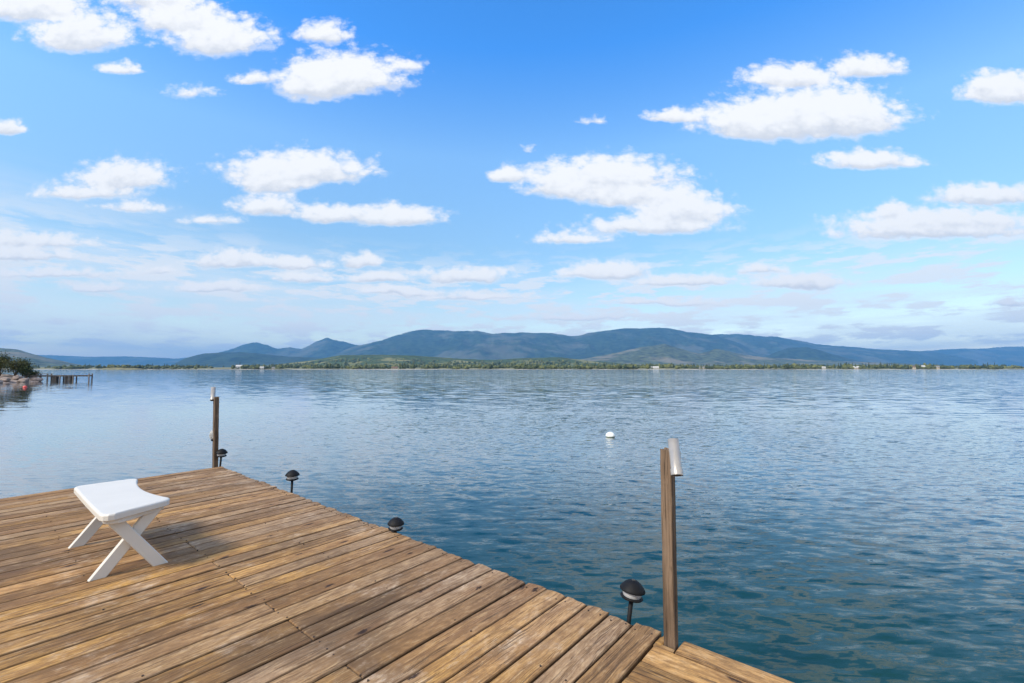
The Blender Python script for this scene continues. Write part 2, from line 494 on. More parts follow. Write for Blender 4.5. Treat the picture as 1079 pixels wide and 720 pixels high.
    vo = t.n("ShaderNodeTexVoronoi", voronoi_dimensions="2D", i_Vector=kv, i_Scale=1.0, i_Randomness=1.0)
    kd = vo.outputs["Distance"]
    kr = t.sep(vo.outputs["Color"])[0]
    kn = t.m("MULTIPLY", t.step(kd, 0.035, t.m("MULTIPLY", kr, 0.125), 1.0, 0.0), t.m("GREATER_THAN", kr, 0.58))
    ring = t.m("MULTIPLY", t.step(kd, 0.15, 0.42, 1.0, 0.0), t.m("GREATER_THAN", kr, 0.62))
    base = t.mix(t.m("MULTIPLY", ring, 0.4), base, (0.19, 0.098, 0.045))
    base = t.mix(t.m("MULTIPLY", kn, 0.95), base, (0.022, 0.011, 0.007))
    # drying cracks: thin dark lines along the grain
    ck = t.noise(t.xyz(t.m("MULTIPLY", u, 0.8), t.m("MULTIPLY", vb, 60.0), t.m("ADD", seed, 3.0)), 1.0, 2.0, 0.5)
    crack = t.m("MULTIPLY", t.step(t.m("ABSOLUTE", t.m("SUBTRACT", ck, 0.5)), 0.0, 0.03, 1.0, 0.0), t.step(patch, 0.38, 0.52))
    base = t.mix(t.m("MULTIPLY", crack, 0.75), base, (0.05, 0.03, 0.018))
    # dirt in the worn arrises
    ed = t.m("MINIMUM", v, t.m("SUBTRACT", wd, v))
    base = t.mix(t.step(t.m("ADD", ed, t.m("MULTIPLY", g2, 0.008)), 0.003, 0.013, 0.7, 0.0), base, (0.07, 0.042, 0.024))
    base = t.n("ShaderNodeHueSaturation", i_Hue=0.5, i_Saturation=1.08, i_Value=t.m("MULTIPLY_ADD", r1, -0.42, 1.34), i_Color=base).outputs[0]
    h = t.m("ADD", t.m("MULTIPLY", g2, 0.5), t.m("MULTIPLY_ADD", crack, -1.2, t.m("MULTIPLY", g1, 0.8)))
    bp = t.n("ShaderNodeBump", i_Height=h)
    bp.inputs["Strength"].default_value = 0.7
    bp.inputs["Distance"].default_value = 0.003
    b = t.n("ShaderNodeBsdfPrincipled", i_Base_Color=base, i_Normal=bp.outputs[0])
    t.put(b.inputs["Roughness"], t.step(worn, 0.3, 0.7, 0.62, 0.85))
    b.inputs["Specular IOR Level"].default_value = 0.3
    t.n("ShaderNodeOutputMaterial", i_Surface=b.outputs[0])
    return m_


def post_material():
    m_ = bpy.data.materials.new("weathered_post")
    m_.use_nodes = True
    t = NT(m_.node_tree)
    tcn = t.n("ShaderNodeTexCoord")
    x, y, z = t.sep(tcn.outputs["Object"])
    g1 = t.noise(t.xyz(t.m("MULTIPLY", x, 45.0), t.m("MULTIPLY", y, 45.0), t.m("MULTIPLY", z, 2.2)), 1.0, 4.0, 0.6)
    g2 = t.noise(t.xyz(t.m("MULTIPLY", x, 190.0), t.m("MULTIPLY", y, 190.0), t.m("MULTIPLY", z, 5.0)), 1.0, 3.0, 0.6)
    p = t.noise(tcn.outputs["Object"], 5.0, 4.0, 0.6)
    c = t.mix(t.step(g1, 0.3, 0.72), (0.235, 0.165, 0.112), (0.085, 0.057, 0.038))
    c = t.mix(t.step(p, 0.5, 0.75, 0.0, 0.6), c, (0.24, 0.18, 0.13))
    c = t.mix(t.step(g2, 0.5, 0.75, 0.0, 0.7), c, (0.06, 0.035, 0.022))
    ck = t.noise(t.xyz(t.m("MULTIPLY", x, 60.0), t.m("MULTIPLY", y, 60.0), t.m("MULTIPLY", z, 1.1)), 1.0, 2.0, 0.5)
    crack = t.step(t.m("ABSOLUTE", t.m("SUBTRACT", ck, 0.5)), 0.0, 0.035, 0.85, 0.0)
    c = t.mix(t.m("MULTIPLY", crack, t.step(p, 0.4, 0.5)), c, (0.022, 0.014, 0.010))
    bp = t.n("ShaderNodeBump", i_Height=t.m("ADD", g1, t.m("MULTIPLY", g2, 0.6)))
    bp.inputs["Strength"].default_value = 0.8
    bp.inputs["Distance"].default_value = 0.003
    b = t.n("ShaderNodeBsdfPrincipled", i_Base_Color=c, i_Normal=bp.outputs[0])
    b.inputs["Roughness"].default_value = 0.8
    b.inputs["Specular IOR Level"].default_value = 0.2
    t.n("ShaderNodeOutputMaterial", i_Surface=b.outputs[0])
    return m_


def terrain_material(name, forest, clear, scale, amount=0.5, rock=(0.2, 0.18, 0.16)):
    m_ = bpy.data.materials.new(name)
    m_.use_nodes = True
    t = NT(m_.node_tree)
    geo = t.n("ShaderNodeNewGeometry")
    n1 = t.noise(geo.outputs["Position"], scale, 6.0, 0.62)
    n2 = t.noise(geo.outputs["Position"], scale * 7, 5.0, 0.6)
    c = t.mix(t.step(n2, 0.3, 0.7), tuple(v * 0.45 for v in forest), tuple(v * 1.7 for v in forest))
    c = t.mix(t.m("MULTIPLY", t.step(n1, 0.5, 0.62), amount), c, clear)  # clearings among the woods; the patches also stand in for cloud shadows
    b = t.n("ShaderNodeBsdfPrincipled", i_Base_Color=c)
    b.inputs["Roughness"].default_value = 0.95
    b.inputs["Specular IOR Level"].default_value = 0.1
    t.n("ShaderNodeOutputMaterial", i_Surface=b.outputs[0])
    return m_


def leaf_material(name, dark, light, attr=True):
    m_ = bpy.data.materials.new(name)
    m_.use_nodes = True
    t = NT(m_.node_tree)
    at = t.n("ShaderNodeAttribute", attribute_name="tint")
    r = t.sep(at.outputs["Vector"])[0]
    c = t.mix(r, dark, light)
    b = t.n("ShaderNodeBsdfPrincipled", i_Base_Color=c)
    b.inputs["Roughness"].default_value = 0.7
    b.inputs["Specular IOR Level"].default_value = 0.2
    t.n("ShaderNodeOutputMaterial", i_Surface=b.outputs[0])
    return m_


M_WATER = water_material()
M_WOOD = wood_material()
M_POST = post_material()
M_WHITE = mat("white_resin", (0.65, 0.62, 0.565), 0.42, var=0.025, scale=5.0)
M_PVC = mat("dull_metal_pipe", (0.40, 0.375, 0.345), 0.32, metal=0.25, var=0.10, scale=22.0)
M_DARKIN = mat("pipe_inside", (0.05, 0.05, 0.05), 0.8)
M_BLACK = mat("black_plastic", (0.009, 0.009, 0.010), 0.6, spec=0.2, var=0.3, scale=40.0)
M_LENS = mat("frosted_lens", (0.40, 0.40, 0.40), 0.25, var=0.1, scale=30.0)
M_STEEL = mat("galvanised_steel", (0.42, 0.43, 0.44), 0.5, metal=0.6, var=0.15, scale=30.0)
M_RUST = mat("rusty_nail", (0.055, 0.035, 0.025), 0.8)
M_BUOY = mat("buoy_white", (0.82, 0.84, 0.80), 0.35, var=0.05)
M_ALGAE = mat("buoy_algae", (0.22, 0.25, 0.17), 0.7, var=0.2)
M_RED = mat("buoy_red", (0.75, 0.09, 0.07), 0.45, var=0.06)
M_FRAME = mat("dark_timber", (0.11, 0.075, 0.05), 0.85, var=0.3, scale=6.0)

# ------------------------------------------------------------------ water: one sheet, fine near the dock, coarse towards the horizon
def build_water():
    th = np.concatenate([np.linspace(-R(80), R(80), 1150), np.linspace(R(80), R(280), 60)[1:-1]])
    n = len(th)
    rr = [0.4]
    while rr[-1] < 1.9: rr.append(rr[-1] * 1.2)
    rr = [q for q in rr if q < 1.9] + list(np.geomspace(2.0, 70.0, 560)) + list(np.geomspace(72.0, 15500.0, 70))
    rr = np.array(rr)
    TH, RR = np.meshgrid(th, rr)
    X, Y = RR * np.sin(TH), RR * np.cos(TH)
    dr = np.gradient(rr)[:, None]
    dth = np.gradient(th)[None, :]
    sp = np.maximum(np.broadcast_to(dr, X.shape), RR * np.abs(dth))
    Z = np.zeros_like(X)
    rg = np.random.default_rng(5)
    fade = np.clip((R(80) - np.abs(TH)) / R(6), 0, 1) * np.clip((RR - 0.6) / 1.0, 0, 1) * np.clip((70 - RR) / 25, 0, 1)
    lee = 0.35 + 0.65 * np.clip((X + 0.42 * Y + 6) / 14, 0, 1)
    gust = lee * (0.45 + 0.9 * fbm(X * 0.06 + 40, Y * 0.14 + 9, 3, 4))
    for i in range(70):
        lam = 0.11 * (0.55 / 0.11) ** rg.random()
        ang = R(78) + rg.normal(0, 0.42)
        k = 2 * math.pi / lam
        a = 0.0010 * lam ** 0.75 * rg.uniform(0.5, 1.2)
        att = np.clip((lam / sp - 3) / 3, 0, 1) * fade * gust
        ph = k * (X * math.cos(ang) + Y * math.sin(ang)) + rg.uniform(0, 6.28)
        Z += a * att * (np.sin(ph) + 0.22 * np.sin(2 * ph + 0.5))
    V = np.stack([X, Y, Z], -1).reshape(-1, 3)
    V = np.vstack([V, [[0, 0, 0]]])
    m_ = len(rr)
    i = np.arange(m_ - 1)[:, None]; j = np.arange(n)[None, :]; j2 = (j + 1) % n
    F = np.stack([i * n + j + 0 * j2, i * n + j2, (i + 1) * n + j2, (i + 1) * n + j], -1).reshape(-1, 4)
    F = F[:, ::-1]
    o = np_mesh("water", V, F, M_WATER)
    # centre disc
    tag(o, "rippled blue lake water stretching to the far shore", None, None, "structure")
    return o

build_water()

# ------------------------------------------------------------------ hills: each ridge a range of real depth
def ridge(name, prof, dist, depth, material, rough=0.05, seed=1, nx=420, ny=64, label=None):
    prof = np.array(prof)
    xs = np.linspace(prof[0, 0], prof[-1, 0], nx)
    hz = np.interp(xs, prof[:, 0], prof[:, 1])
    # soften the straight segments of the skyline
    k = np.hanning(9); k /= k.sum()
    hz = np.convolve(np.pad(hz, 4, mode="edge"), k, mode="valid")
    t = np.linspace(-1, 1, ny)
    X = np.repeat((xs * dist)[None, :], ny, 0)
    Y = dist + np.repeat((t * depth)[:, None], nx, 1)
    X = X * (Y / dist)
    H = hz * dist
    shape = (1 - np.abs(t) ** 1.25)[:, None] ** 1.1
    L = depth * 0.55
    spur = fbm(X / L, Y / (L * 2.2), seed, 5, True)
    crest = fbm(X / (L * 0.25), Y / L, seed + 50, 4)
    Z = H[None, :] * shape * (1 + (spur - 0.62) * 1.15 * (1 - shape) * 1.6) + H[None, :] * rough * (crest - 0.5) * np.clip(shape * 2, 0, 1)
    Z = Z + (fbm(X / (L * 0.09), Y / (L * 0.09), seed + 9, 3) - 0.5) * H.max() * 0.035 * np.clip(shape * 3, 0, 1)
    Z = np.maximum(Z, -1.0) - 0.6
    V = np.stack([X, Y, Z], -1).reshape(-1, 3)
    i = np.arange(ny - 1)[:, None]; j = np.arange(nx - 1)[None, :]
    F = np.stack([i * nx + j, i * nx + j + 1, (i + 1) * nx + j + 1, (i + 1) * nx + j], -1).reshape(-1, 4)
    o = np_mesh(name, V, F, material)
    tag(o, label, None, None, "structure")
    return o

M_FAR = terrain_material("forested_mountain", (0.03, 0.048, 0.026), (0.17, 0.165, 0.125), 0.0014, 0.45)
M_DARKRIDGE = terrain_material("dark_forest_hill", (0.028, 0.046, 0.026), (0.06, 0.07, 0.04), 0.0016, 0.4)
M_PALE = terrain_material("scrubby_hill", (0.075, 0.09, 0.05), (0.24, 0.21, 0.15), 0.0025, 0.75)
M_FOOT = terrain_material("foothill_woods", (0.05, 0.075, 0.03), (0.27, 0.25, 0.11), 0.006, 0.75)

RIDGES = {'A': [(-1.45645, 0.05508), (-1.31038, 0.05091), (-1.206, 0.04674), (-1.12269, 0.0457), (-1.0808, 0.04154), (-1.01733, 0.02386), (-0.95421, 0.01037),
       (-0.91229, 0.00311), (-0.87466, -0.00207)],
 'B': [(-1.05935, 0.03113), (-0.99685, 0.02905), (-0.93431, 0.02594), (-0.85122, 0.02698), (-0.78876, 0.0249), (-0.73667, 0.02178),
       (-0.68488, 0.02594), (-0.62222, 0.01763), (-0.53872, 0.00518)],
 'C': [(-0.75642, -0.00104), (-0.73423, 0.01348), (-0.71389, 0.02386), (-0.67478, 0.03321), (-0.63331, 0.03633), (-0.59171, 0.03633),
       (-0.53958, 0.03217), (-0.49784, 0.02698), (-0.41462, 0.02386), (-0.28989, 0.02178), (-0.20661, 0.00933), (-0.14423, -0.00104)],
 'C2': [(-0.71536, 0.00933), (-0.65395, 0.03217), (-0.61277, 0.04362), (-0.58609, 0.05404), (-0.56124, 0.05821), (-0.53605, 0.05195),
        (-0.51498, 0.04362), (-0.48802, 0.04674), (-0.46085, 0.04258), (-0.43623, 0.05612), (-0.4053, 0.06865), (-0.38011, 0.06029),
        (-0.36129, 0.05717), (-0.33618, 0.05091), (-0.29039, 0.05091), (-0.22771, 0.03425), (-0.12354, 0.00725)],
 'D': [(-0.41457, 0.02178), (-0.35275, 0.04674), (-0.32165, 0.05299), (-0.29055, 0.06029), (-0.24909, 0.07387), (-0.2221, 0.08223),
       (-0.19711, 0.08537), (-0.14495, 0.08328), (-0.10323, 0.08223), (-0.07404, 0.08432), (-0.04482, 0.07596), (-0.01981, 0.07805),
       (0.02189, 0.07972), (0.05316, 0.077), (0.06777, 0.07951), (0.09487, 0.07805), (0.1261, 0.07282), (0.14277, 0.07178), (0.17202, 0.07909),
       (0.2096, 0.08328), (0.25139, 0.08851), (0.28268, 0.08809), (0.32445, 0.0906), (0.35151, 0.08746), (0.38058, 0.08119), (0.41801, 0.077),
       (0.45123, 0.07178), (0.49046, 0.05925), (0.54186, 0.03841), (0.62399, 0.00933)],
 'E': [(0.33353, 0.02178), (0.40726, 0.06343), (0.44298, 0.07533), (0.49095, 0.07596), (0.54293, 0.07178), (0.58454, 0.06969), (0.62595, 0.06238),
       (0.66724, 0.05299), (0.71911, 0.04883), (0.75029, 0.04778), (0.81242, 0.04154), (0.87473, 0.03945), (0.93685, 0.03425), (1.01903, 0.01763)],
 'E2': [(0.52017, 0.00933), (0.57292, 0.03425), (0.60453, 0.0457), (0.64618, 0.04674), (0.67095, 0.04154), (0.70792, 0.03009), (0.74904, 0.0197),
        (0.8003, 0.00518)],
 'F': [(0.70705, 0.00933), (0.81197, 0.03217), (0.87462, 0.03737), (0.92677, 0.04008), (0.97902, 0.04424), (1.04147, 0.04466), (1.08328, 0.04778),
       (1.13539, 0.04883), (1.2295, 0.05508), (1.37508, 0.05299)],
 'G': [(-0.59055, 0.00311), (-0.51809, 0.00933), (-0.4353, 0.0197), (-0.37319, 0.03009), (-0.29005, 0.03113), (-0.20685, 0.02905),
       (-0.12365, 0.02282), (-0.04052, 0.0197), (0.04261, 0.0249), (0.10497, 0.02594), (0.16725, 0.01867), (0.25025, 0.0114), (0.3332, 0.00518)],
 'G2': [(0.04256, 0.00518), (0.12568, 0.01555), (0.18813, 0.02801), (0.22981, 0.03529), (0.26112, 0.04258), (0.29243, 0.04883), (0.33418, 0.05508),
        (0.35899, 0.04674), (0.40656, 0.03425), (0.42746, 0.03841), (0.4484, 0.04362), (0.46912, 0.0405), (0.51041, 0.03009), (0.57257, 0.02386),
        (0.64515, 0.0197), (0.74886, 0.01555), (0.9147, 0.00933)]}
ridge("hill_left_shore", RIDGES["A"], 3600, 1100, M_PALE, 0.04, 1, label="grey green hill sloping down at the left edge of the lake")
ridge("mountain_far_left", RIDGES["B"], 12000, 2200, M_FAR, 0.05, 2, label="long low blue ridge far off at the left")
ridge("mountain_twin_peaks", RIDGES["C2"], 10000, 1800, M_FAR, 0.04, 3, label="pair of blue conical peaks left of the main range")
ridge("hill_dark_wooded", RIDGES["C"], 6000, 1300, M_DARKRIDGE, 0.05, 4, label="dark wooded hill below the twin peaks")
ridge("mountain_main", RIDGES["D"], 9000, 2600, M_FAR, 0.05, 5, nx=700, label="broad blue mountain range in the middle of the far shore")
ridge("mountain_right", RIDGES["E"], 10500, 2400, M_FAR, 0.05, 6, label="paler mountain shoulder right of the main range")
ridge("mountain_far_right", RIDGES["F"], 12500, 2200, M_FAR, 0.05, 7, label="blue ridge running out of the picture at the right")
ridge("hill_dark_right", RIDGES["E2"], 7000, 1000, M_DARKRIDGE, 0.05, 8, label="dark low hill in front of the paler right shoulder")
ridge("hill_pale_middle", RIDGES["G2"], 5200, 1300, M_PALE, 0.08, 9, label="pale scrubby foothills under the main range")
ridge("hill_green_foothill", RIDGES["G"], 2600, 900, M_FOOT, 0.10, 10, label="olive green wooded foothill behind the far shore")

# far shore: low ground with a pale beach
def far_shore():
    nx, ny = 500, 40
    X = np.linspace(-2600, 2600, nx)
    yy = np.concatenate([np.linspace(0, 60, 14), np.linspace(75, 1500, ny - 14)])
    XX = np.repeat(X[None, :], ny, 0)
    coast = 930 + 120 * (fbm(X / 420.0 + 3, X * 0 + 1.5, 21, 4) - 0.5) + 40 * (fbm(X / 60.0, X * 0 + 7.5, 22, 3) - 0.5)
    YY = coast[None, :] + yy[:, None]
    D = np.repeat(yy[:, None], nx, 1)
    Z = np.clip(D / 14.0, 0, 1) * 1.3 - 0.35 + np.clip((D - 30) / 500, 0, 1) * 5 + (fbm(XX / 60, YY / 60, 5, 3) - 0.5) * np.clip(D / 60, 0, 1) * 1.6
    V = np.stack([XX, YY, Z], -1).reshape(-1, 3)
    i = np.arange(ny - 1)[:, None]; j = np.arange(nx - 1)[None, :]
    F = np.stack([i * nx + j, i * nx + j + 1, (i + 1) * nx + j + 1, (i + 1) * nx + j], -1).reshape(-1, 4)
    m_ = bpy.data.materials.new("far_shore_ground")
    m_.use_nodes = True
    t = NT(m_.node_tree)
    geo = t.n("ShaderNodeNewGeometry")
    z = t.sep(geo.outputs["Position"])[2]
    n = t.noise(geo.outputs["Position"], 0.03, 4.0, 0.6)
    g = t.mix(t.step(n, 0.35, 0.65), (0.09, 0.11, 0.04), (0.26, 0.23, 0.12))
    c = t.mix(t.step(t.m("ADD", z, t.m("MULTIPLY", n, 0.9)), 0.9, 1.5), t.mix(t.step(t.noise(geo.outputs["Position"], 0.012, 4.0, 0.6), 0.42, 0.6), (0.15, 0.14, 0.11), (0.46, 0.42, 0.35)), g)
    b = t.n("ShaderNodeBsdfPrincipled", i_Base_Color=c)
    b.inputs["Roughness"].default_value = 0.95
    t.n("ShaderNodeOutputMaterial", i_Surface=b.outputs[0])
    o = np_mesh("far_shore", V, F, m_)
    tag(o, "low far shore with a pale beach", None, None, "structure")
    return lambda px: float(np.interp(px, X, coast))

coast_at = far_shore()

# ------------------------------------------------------------------ far woods: one mass along the far shore
def ico():
    import bmesh
    bm = bmesh.new(); bmesh.ops.create_icosphere(bm, subdivisions=2, radius=1.0)
    v = np.array([p.co[:] for p in bm.verts]); f = np.array([[q.index for q in x.verts] for x in bm.faces]); bm.free()
    return v, f
ICO_V, ICO_F = ico()

def cone_tree(n=7, tiers=4):
    vs, fs = [], []
    for k in range(tiers):
        z0 = 0.12 + k * 0.8 / tiers; z1 = min(1.0, z0 + 1.25 * 0.8 / tiers)
        r = 0.5 * (1 - k / tiers) ** 0.9
        b = len(vs)
        for i in range(n):
            a = 2 * math.pi * (i + 0.4 * k) / n
            vs.append((r * math.cos(a), r * math.sin(a), z0 - 0.03 * (i % 2)))
        vs.append((0, 0, z1))
        for i in range(n): fs.append((b + i, b + (i + 1) % n, b + n))
    return np.array(vs), np.array(fs)
CON_V, CON_F = cone_tree()

def woods(name, spots, material, label):
    VV, FF, CC = [], [], []
    off = 0
    rg = np.random.default_rng(3)
    for (x, y, z, h, wd, conifer, tint) in spots:
        if conifer:
            v = CON_V * (1 + rg.normal(0, 0.12, CON_V.shape)) * (wd, wd, h); f = CON_F
        else:
            v = ICO_V * (1 + rg.normal(0, 0.16, (len(ICO_V), 1)))
            v = v * (wd * 0.5, wd * 0.5, h * 0.5) + (0, 0, h * 0.46); f = ICO_F
        VV.append(v + (x, y, z)); FF.append(f + off); off += len(v)
        c = np.clip(tint + rg.normal(0, 0.1, (len(v), 1)), 0, 1)
        CC.append(np.hstack([c, c, c, np.ones_like(c)]))
    o = np_mesh(name, np.vstack(VV), np.vstack(FF), material, None, False, np.vstack(CC))
    tag(o, label, None, None, "stuff")

M_WOODS = leaf_material("far_woods_leaf", (0.026, 0.045, 0.020), (0.17, 0.18, 0.06))
rg = np.random.default_rng(17)
spots = []
for k in range(5200):
    tx = rg.uniform(-1.15, 1.15)
    # how tall and dense the belt is along the shore, by bearing
    belt = np.interp(tx, [-1.15, -0.95, -0.72, -0.6, -0.45, -0.25, 0.0, 0.2, 0.3, 0.55, 0.8, 0.92, 1.15],
                     [0.3, 0.35, 0.3, 0.5, 0.6, 0.75, 1.0, 0.8, 0.9, 0.9, 1.0, 0.6, 0.6])
    back = rg.uniform(0, 1) ** 1.6
    x = tx * 960
    y = coast_at(x) + 26 + back * 520
    x = tx * y
    cl = fbm(np.array([x / 38.0]), np.array([y / 90.0]), 31, 4)[0]; big = fbm(np.array([x / 130.0]), np.array([y / 400.0]), 33, 3)[0]
    if cl < 0.46 + 0.12 * (1 - belt): continue
    conif = rg.random() < 0.4
    h = (rg.uniform(7, 15) if not conif else rg.uniform(9, 19)) * (0.45 + 0.40 * belt) * np.clip(0.35 + 1.25 * big, 0.5, 1.25) * rg.uniform(0.7, 1.15)
    tint = np.clip(rg.beta(1.3, 2.6) + (0.12 if not conif else -0.15), 0, 1)
    spots.append((x, y, 0.6 + back * 4, h, (rg.uniform(6, 12) if not conif else rg.uniform(4.5, 7)), conif, tint))
woods("far_woods", spots, M_WOODS, "mixed belt of trees along the far shore")
spots = []
for k in range(700):                     # scattered crowns up the green foothill
    tx = rg.uniform(-0.55, 0.25)
    y = rg.uniform(1500, 2300)
    hh = np.interp(tx, np.array(RIDGES["G"])[:, 0], np.array(RIDGES["G"])[:, 1]) * 2600
    fr_ = (y - 1700) / 900
    if fr_ < 0.02: continue
    spots.append((tx * y, y, hh * (1 - (1 - fr_) ** 1.25) ** 1.1 * 0.8 - 2, rg.uniform(9, 17), rg.uniform(8, 16), rg.random() < 0.4, rg.beta(1.5, 1.8)))
woods("foothill_woods", spots, M_WOODS, "scattered trees up the olive green foothill")

# the wooded islet-like point at the left of the far shore
def mound(name, cx, cy, lx, ly, h, material, label):
    nx, ny = 60, 24
    X, Y = np.meshgrid(np.linspace(-1, 1, nx), np.linspace(-1, 1, ny))
    r2 = X ** 2 + Y ** 2
    Z = h * np.clip(1 - r2, 0, 1) ** 0.7 * (0.75 + 0.5 * fbm(X * 3 + 5, Y * 3, 44, 3)) - 0.4
    V = np.stack([cx + X * lx, cy + Y * ly, Z], -1).reshape(-1, 3)
    i = np.arange(ny - 1)[:, None]; j = np.arange(nx - 1)[None, :]
    F = np.stack([i * nx + j, i * nx + j + 1, (i + 1) * nx + j + 1, (i + 1) * nx + j], -1).reshape(-1, 4)
    tag(np_mesh(name, V, F, material), label, None, None, "structure")
M_ISLE = mat("islet_ground", (0.17, 0.16, 0.08), 0.95, var=0.4, scale=0.1)
mound("hill_islet", -770, 905, 46, 24, 4.5, M_ISLE, "small grassy point with trees off the left shore")
spots = []
for k in range(60):
    a = rg.normal(0, 0.42); b_ = rg.uniform(-0.5, 0.5)
    spots.append((-770 + a * 40, 905 + b_ * 20, 2.0, rg.uniform(4.5, 8.5), rg.uniform(4, 8), rg.random() < 0.35, rg.beta(1.4, 2.0)))
woods("islet_woods", spots, M_WOODS, "clump of trees on the small point off the left shore")

# tall conifers one can tell apart on the far shore at the right
M_BARK = mat("bark", (0.09, 0.065, 0.045), 0.9, var=0.3)
def conifer(loc, h, label):
    root = empty("conifer", loc)
    tag(root, label, "tree", "tall conifers on the far shore")
    b = MB(); b.tube([(0, 0, -0.3), (0, 0, h * 0.5), (0, 0, h * 0.96)], [h * 0.016, h * 0.012, 0.05], 7)
    b.build("trunk", M_BARK, root)
    VV, FF = [], []
    off = 0
    for k in range(12):                   # whorls of drooping boughs
        z = h * (0.14 + 0.07 * k); L = h * 0.25 * (1 - k / 12.5) + 0.3
        for i in range(7):
            a = 2 * math.pi * (i + rg.random()) / 7; l = L * rg.uniform(0.7, 1.15)
            c, s_ = math.cos(a), math.sin(a)
            wdt = l * 0.28
            v = np.array([(0, 0, z), (c * l * .6 - s_ * wdt, s_ * l * .6 + c * wdt, z - l * .12), (c * l, s_ * l, z - l * .38),
                          (c * l * .6 + s_ * wdt, s_ * l * .6 - c * wdt, z - l * .12), (c * l * .5, s_ * l * .5, z + l * .2)])
            VV.append(v); FF.append(np.array([(0, 1, 4), (1, 2, 4), (2, 3, 4), (3, 0, 4)]) + off); off += 5
    V = np.vstack(VV); t_ = rg.uniform(0, 0.35, (len(V), 1))
    np_mesh("crown", V, np.vstack(FF), M_WOODS, root, False, np.hstack([t_, t_, t_, np.ones_like(t_)]))

for (px_t, yd, h, lab) in [(0.76482, 985, 11.0, 'dark conifer left of the tallest three on the right far shore'),
 (0.80633, 990, 17.5, 'dark conifer, leftmost of the tallest three on the right far shore'),
 (0.82086, 1000, 16.0, 'dark conifer, middle one of the tallest three on the right far shore'),
 (0.83746, 985, 15.0, 'dark conifer, rightmost of the tallest three on the right far shore')]:
    conifer((px_t * yd, yd, 0.8), h, lab)

# houses on the far shore
M_HWALL = [mat("house_wall_white", (0.52, 0.51, 0.48), 0.8, var=0.03), mat("house_wall_cream", (0.46, 0.40, 0.31), 0.8, var=0.03), mat("house_wall_tan", (0.42, 0.33, 0.24), 0.8, var=0.03)]
M_HROOF = [mat("house_roof_grey", (0.22, 0.22, 0.22), 0.8, var=0.1), mat("house_roof_pale", (0.55, 0.54, 0.52), 0.7, var=0.1), mat("house_roof_brown", (0.16, 0.10, 0.07), 0.8, var=0.1)]
M_HGLASS = mat("house_glass", (0.03, 0.04, 0.05), 0.15)
def house(loc, lx, ly, h, wall, roof, label, rot=0.0):
    root = empty("house", loc, rot)
    tag(root, label, "house", "houses along the far shore")
    b = MB(); x, y = lx / 2, ly / 2; rz = h + ly * 0.32
    b.add([(-x, -y, -1), (x, -y, -1), (x, y, -1), (-x, y, -1), (-x, -y, h), (x, -y, h), (x, y, h), (-x, y, h), (-x, 0, rz), (x, 0, rz)],
          [(0, 1, 5, 4), (1, 2, 6, 9, 5), (2, 3, 7, 6), (3, 0, 4, 8, 7), (4, 5, 9, 8), (6, 7, 8, 9), (3, 2, 1, 0)])
    b.build("wall", M_HWALL[wall], root)
    r = MB()
    e = 0.5; th = 0.25; s_ = (rz - h) / y
    for sg in (-1, 1):
        yo = sg * (y + e); zo = h - e * s_
        vs = [(-x - e, 0, rz + 0.03), (x + e, 0, rz + 0.03), (x + e, yo, zo + 0.03), (-x - e, yo, zo + 0.03)]
        vs += [(p[0], p[1], p[2] + th) for p in vs]
        r.add(vs, [(0, 1, 2, 3), (4, 7, 6, 5), (0, 4, 5, 1), (1, 5, 6, 2), (2, 6, 7, 3), (3, 7, 4, 0)])
    r.build("roof", M_HROOF[roof], root)
    n = max(2, int(lx / 3.2))
    for k in range(n):
        wn_ = MB(); wn_.box((-x + lx * (k + 0.5) / n, -y - 0.03, h * 0.55), (1.3, 0.12, min(1.3, h * 0.4)))
        wn_.build("window", M_HGLASS, root)

for (tx, yd, lx, ly, h, wl, rf, lab) in [(-0.59463, 985, 15, 9, 5.5, 0, 1, 'large white house alone under the dark wooded hill at the left'),
 (-0.54689, 975, 7, 6, 3.0, 0, 1, 'small white house by the water right of the large white one'),
 (-0.52199, 976, 5, 5, 2.6, 1, 0, 'tiny cream boathouse right of the two white houses at the left'),
 (-0.25632, 978, 12, 7, 2.6, 2, 2, 'long low tan house by the water below the green foothill'),
 (0.17953, 965, 8, 6, 3.0, 1, 2, 'cream house at the water under the pale foothills'),
 (0.2667, 968, 9, 7, 3.4, 0, 0, 'white house with grey roof, left of the pair under the main mountain'),
 (0.31236, 966, 15, 7, 3.0, 0, 1, 'long white house with pale roof under the main mountain'),
 (0.41614, 968, 11, 7, 2.6, 1, 0, 'low cream house with grey roof right of the long white one'),
 (0.6818, 966, 6, 5, 3.2, 0, 1, 'small white house at the water left of the tall conifers'),
 (0.75444, 966, 15, 8, 3.0, 1, 1, 'long cream house with pale roof just left of the tall conifers'),
 (0.87689, 968, 8, 7, 4.6, 1, 2, 'cream house with brown roof just right of the tall conifers'),
 (0.9018, 975, 9, 7, 5.0, 0, 1, 'white house, middle of the row right of the tall conifers'),
 (0.92878, 972, 8, 6, 4.6, 1, 0, 'cream house with grey roof at the right end of the row')]:
    house((tx * yd, yd, 1.0), lx, ly, h, wl, rf, lab, -math.atan(tx) * 0.7)

# ------------------------------------------------------------------ rocky bank at the left
def bank_z(x, y):
    """height of the left bank; the water's edge runs back and to the left"""
    x = np.asarray(x, float); y = np.asarray(y, float)
    edge = np.interp(y, [0, 30, 50, 60, 66, 72, 80, 95, 130, 200], [-70, -68.5, -67, -66.2, -67.5, -74.5, -92, -125, -190, -290])
    d = edge - x + 2.4 * (fbm(x / 3.1, y / 3.1, 61, 4) - 0.5)
    z = np.clip(d / 6.0, -0.3, 1) * 1.15 + np.clip((d - 6) / 18, 0, 1) * 1.8
    z = z + (fbm(x / 1.3, y / 1.3, 62, 4) - 0.5) * 0.55 * np.clip(d / 2, 0, 1)
    return z

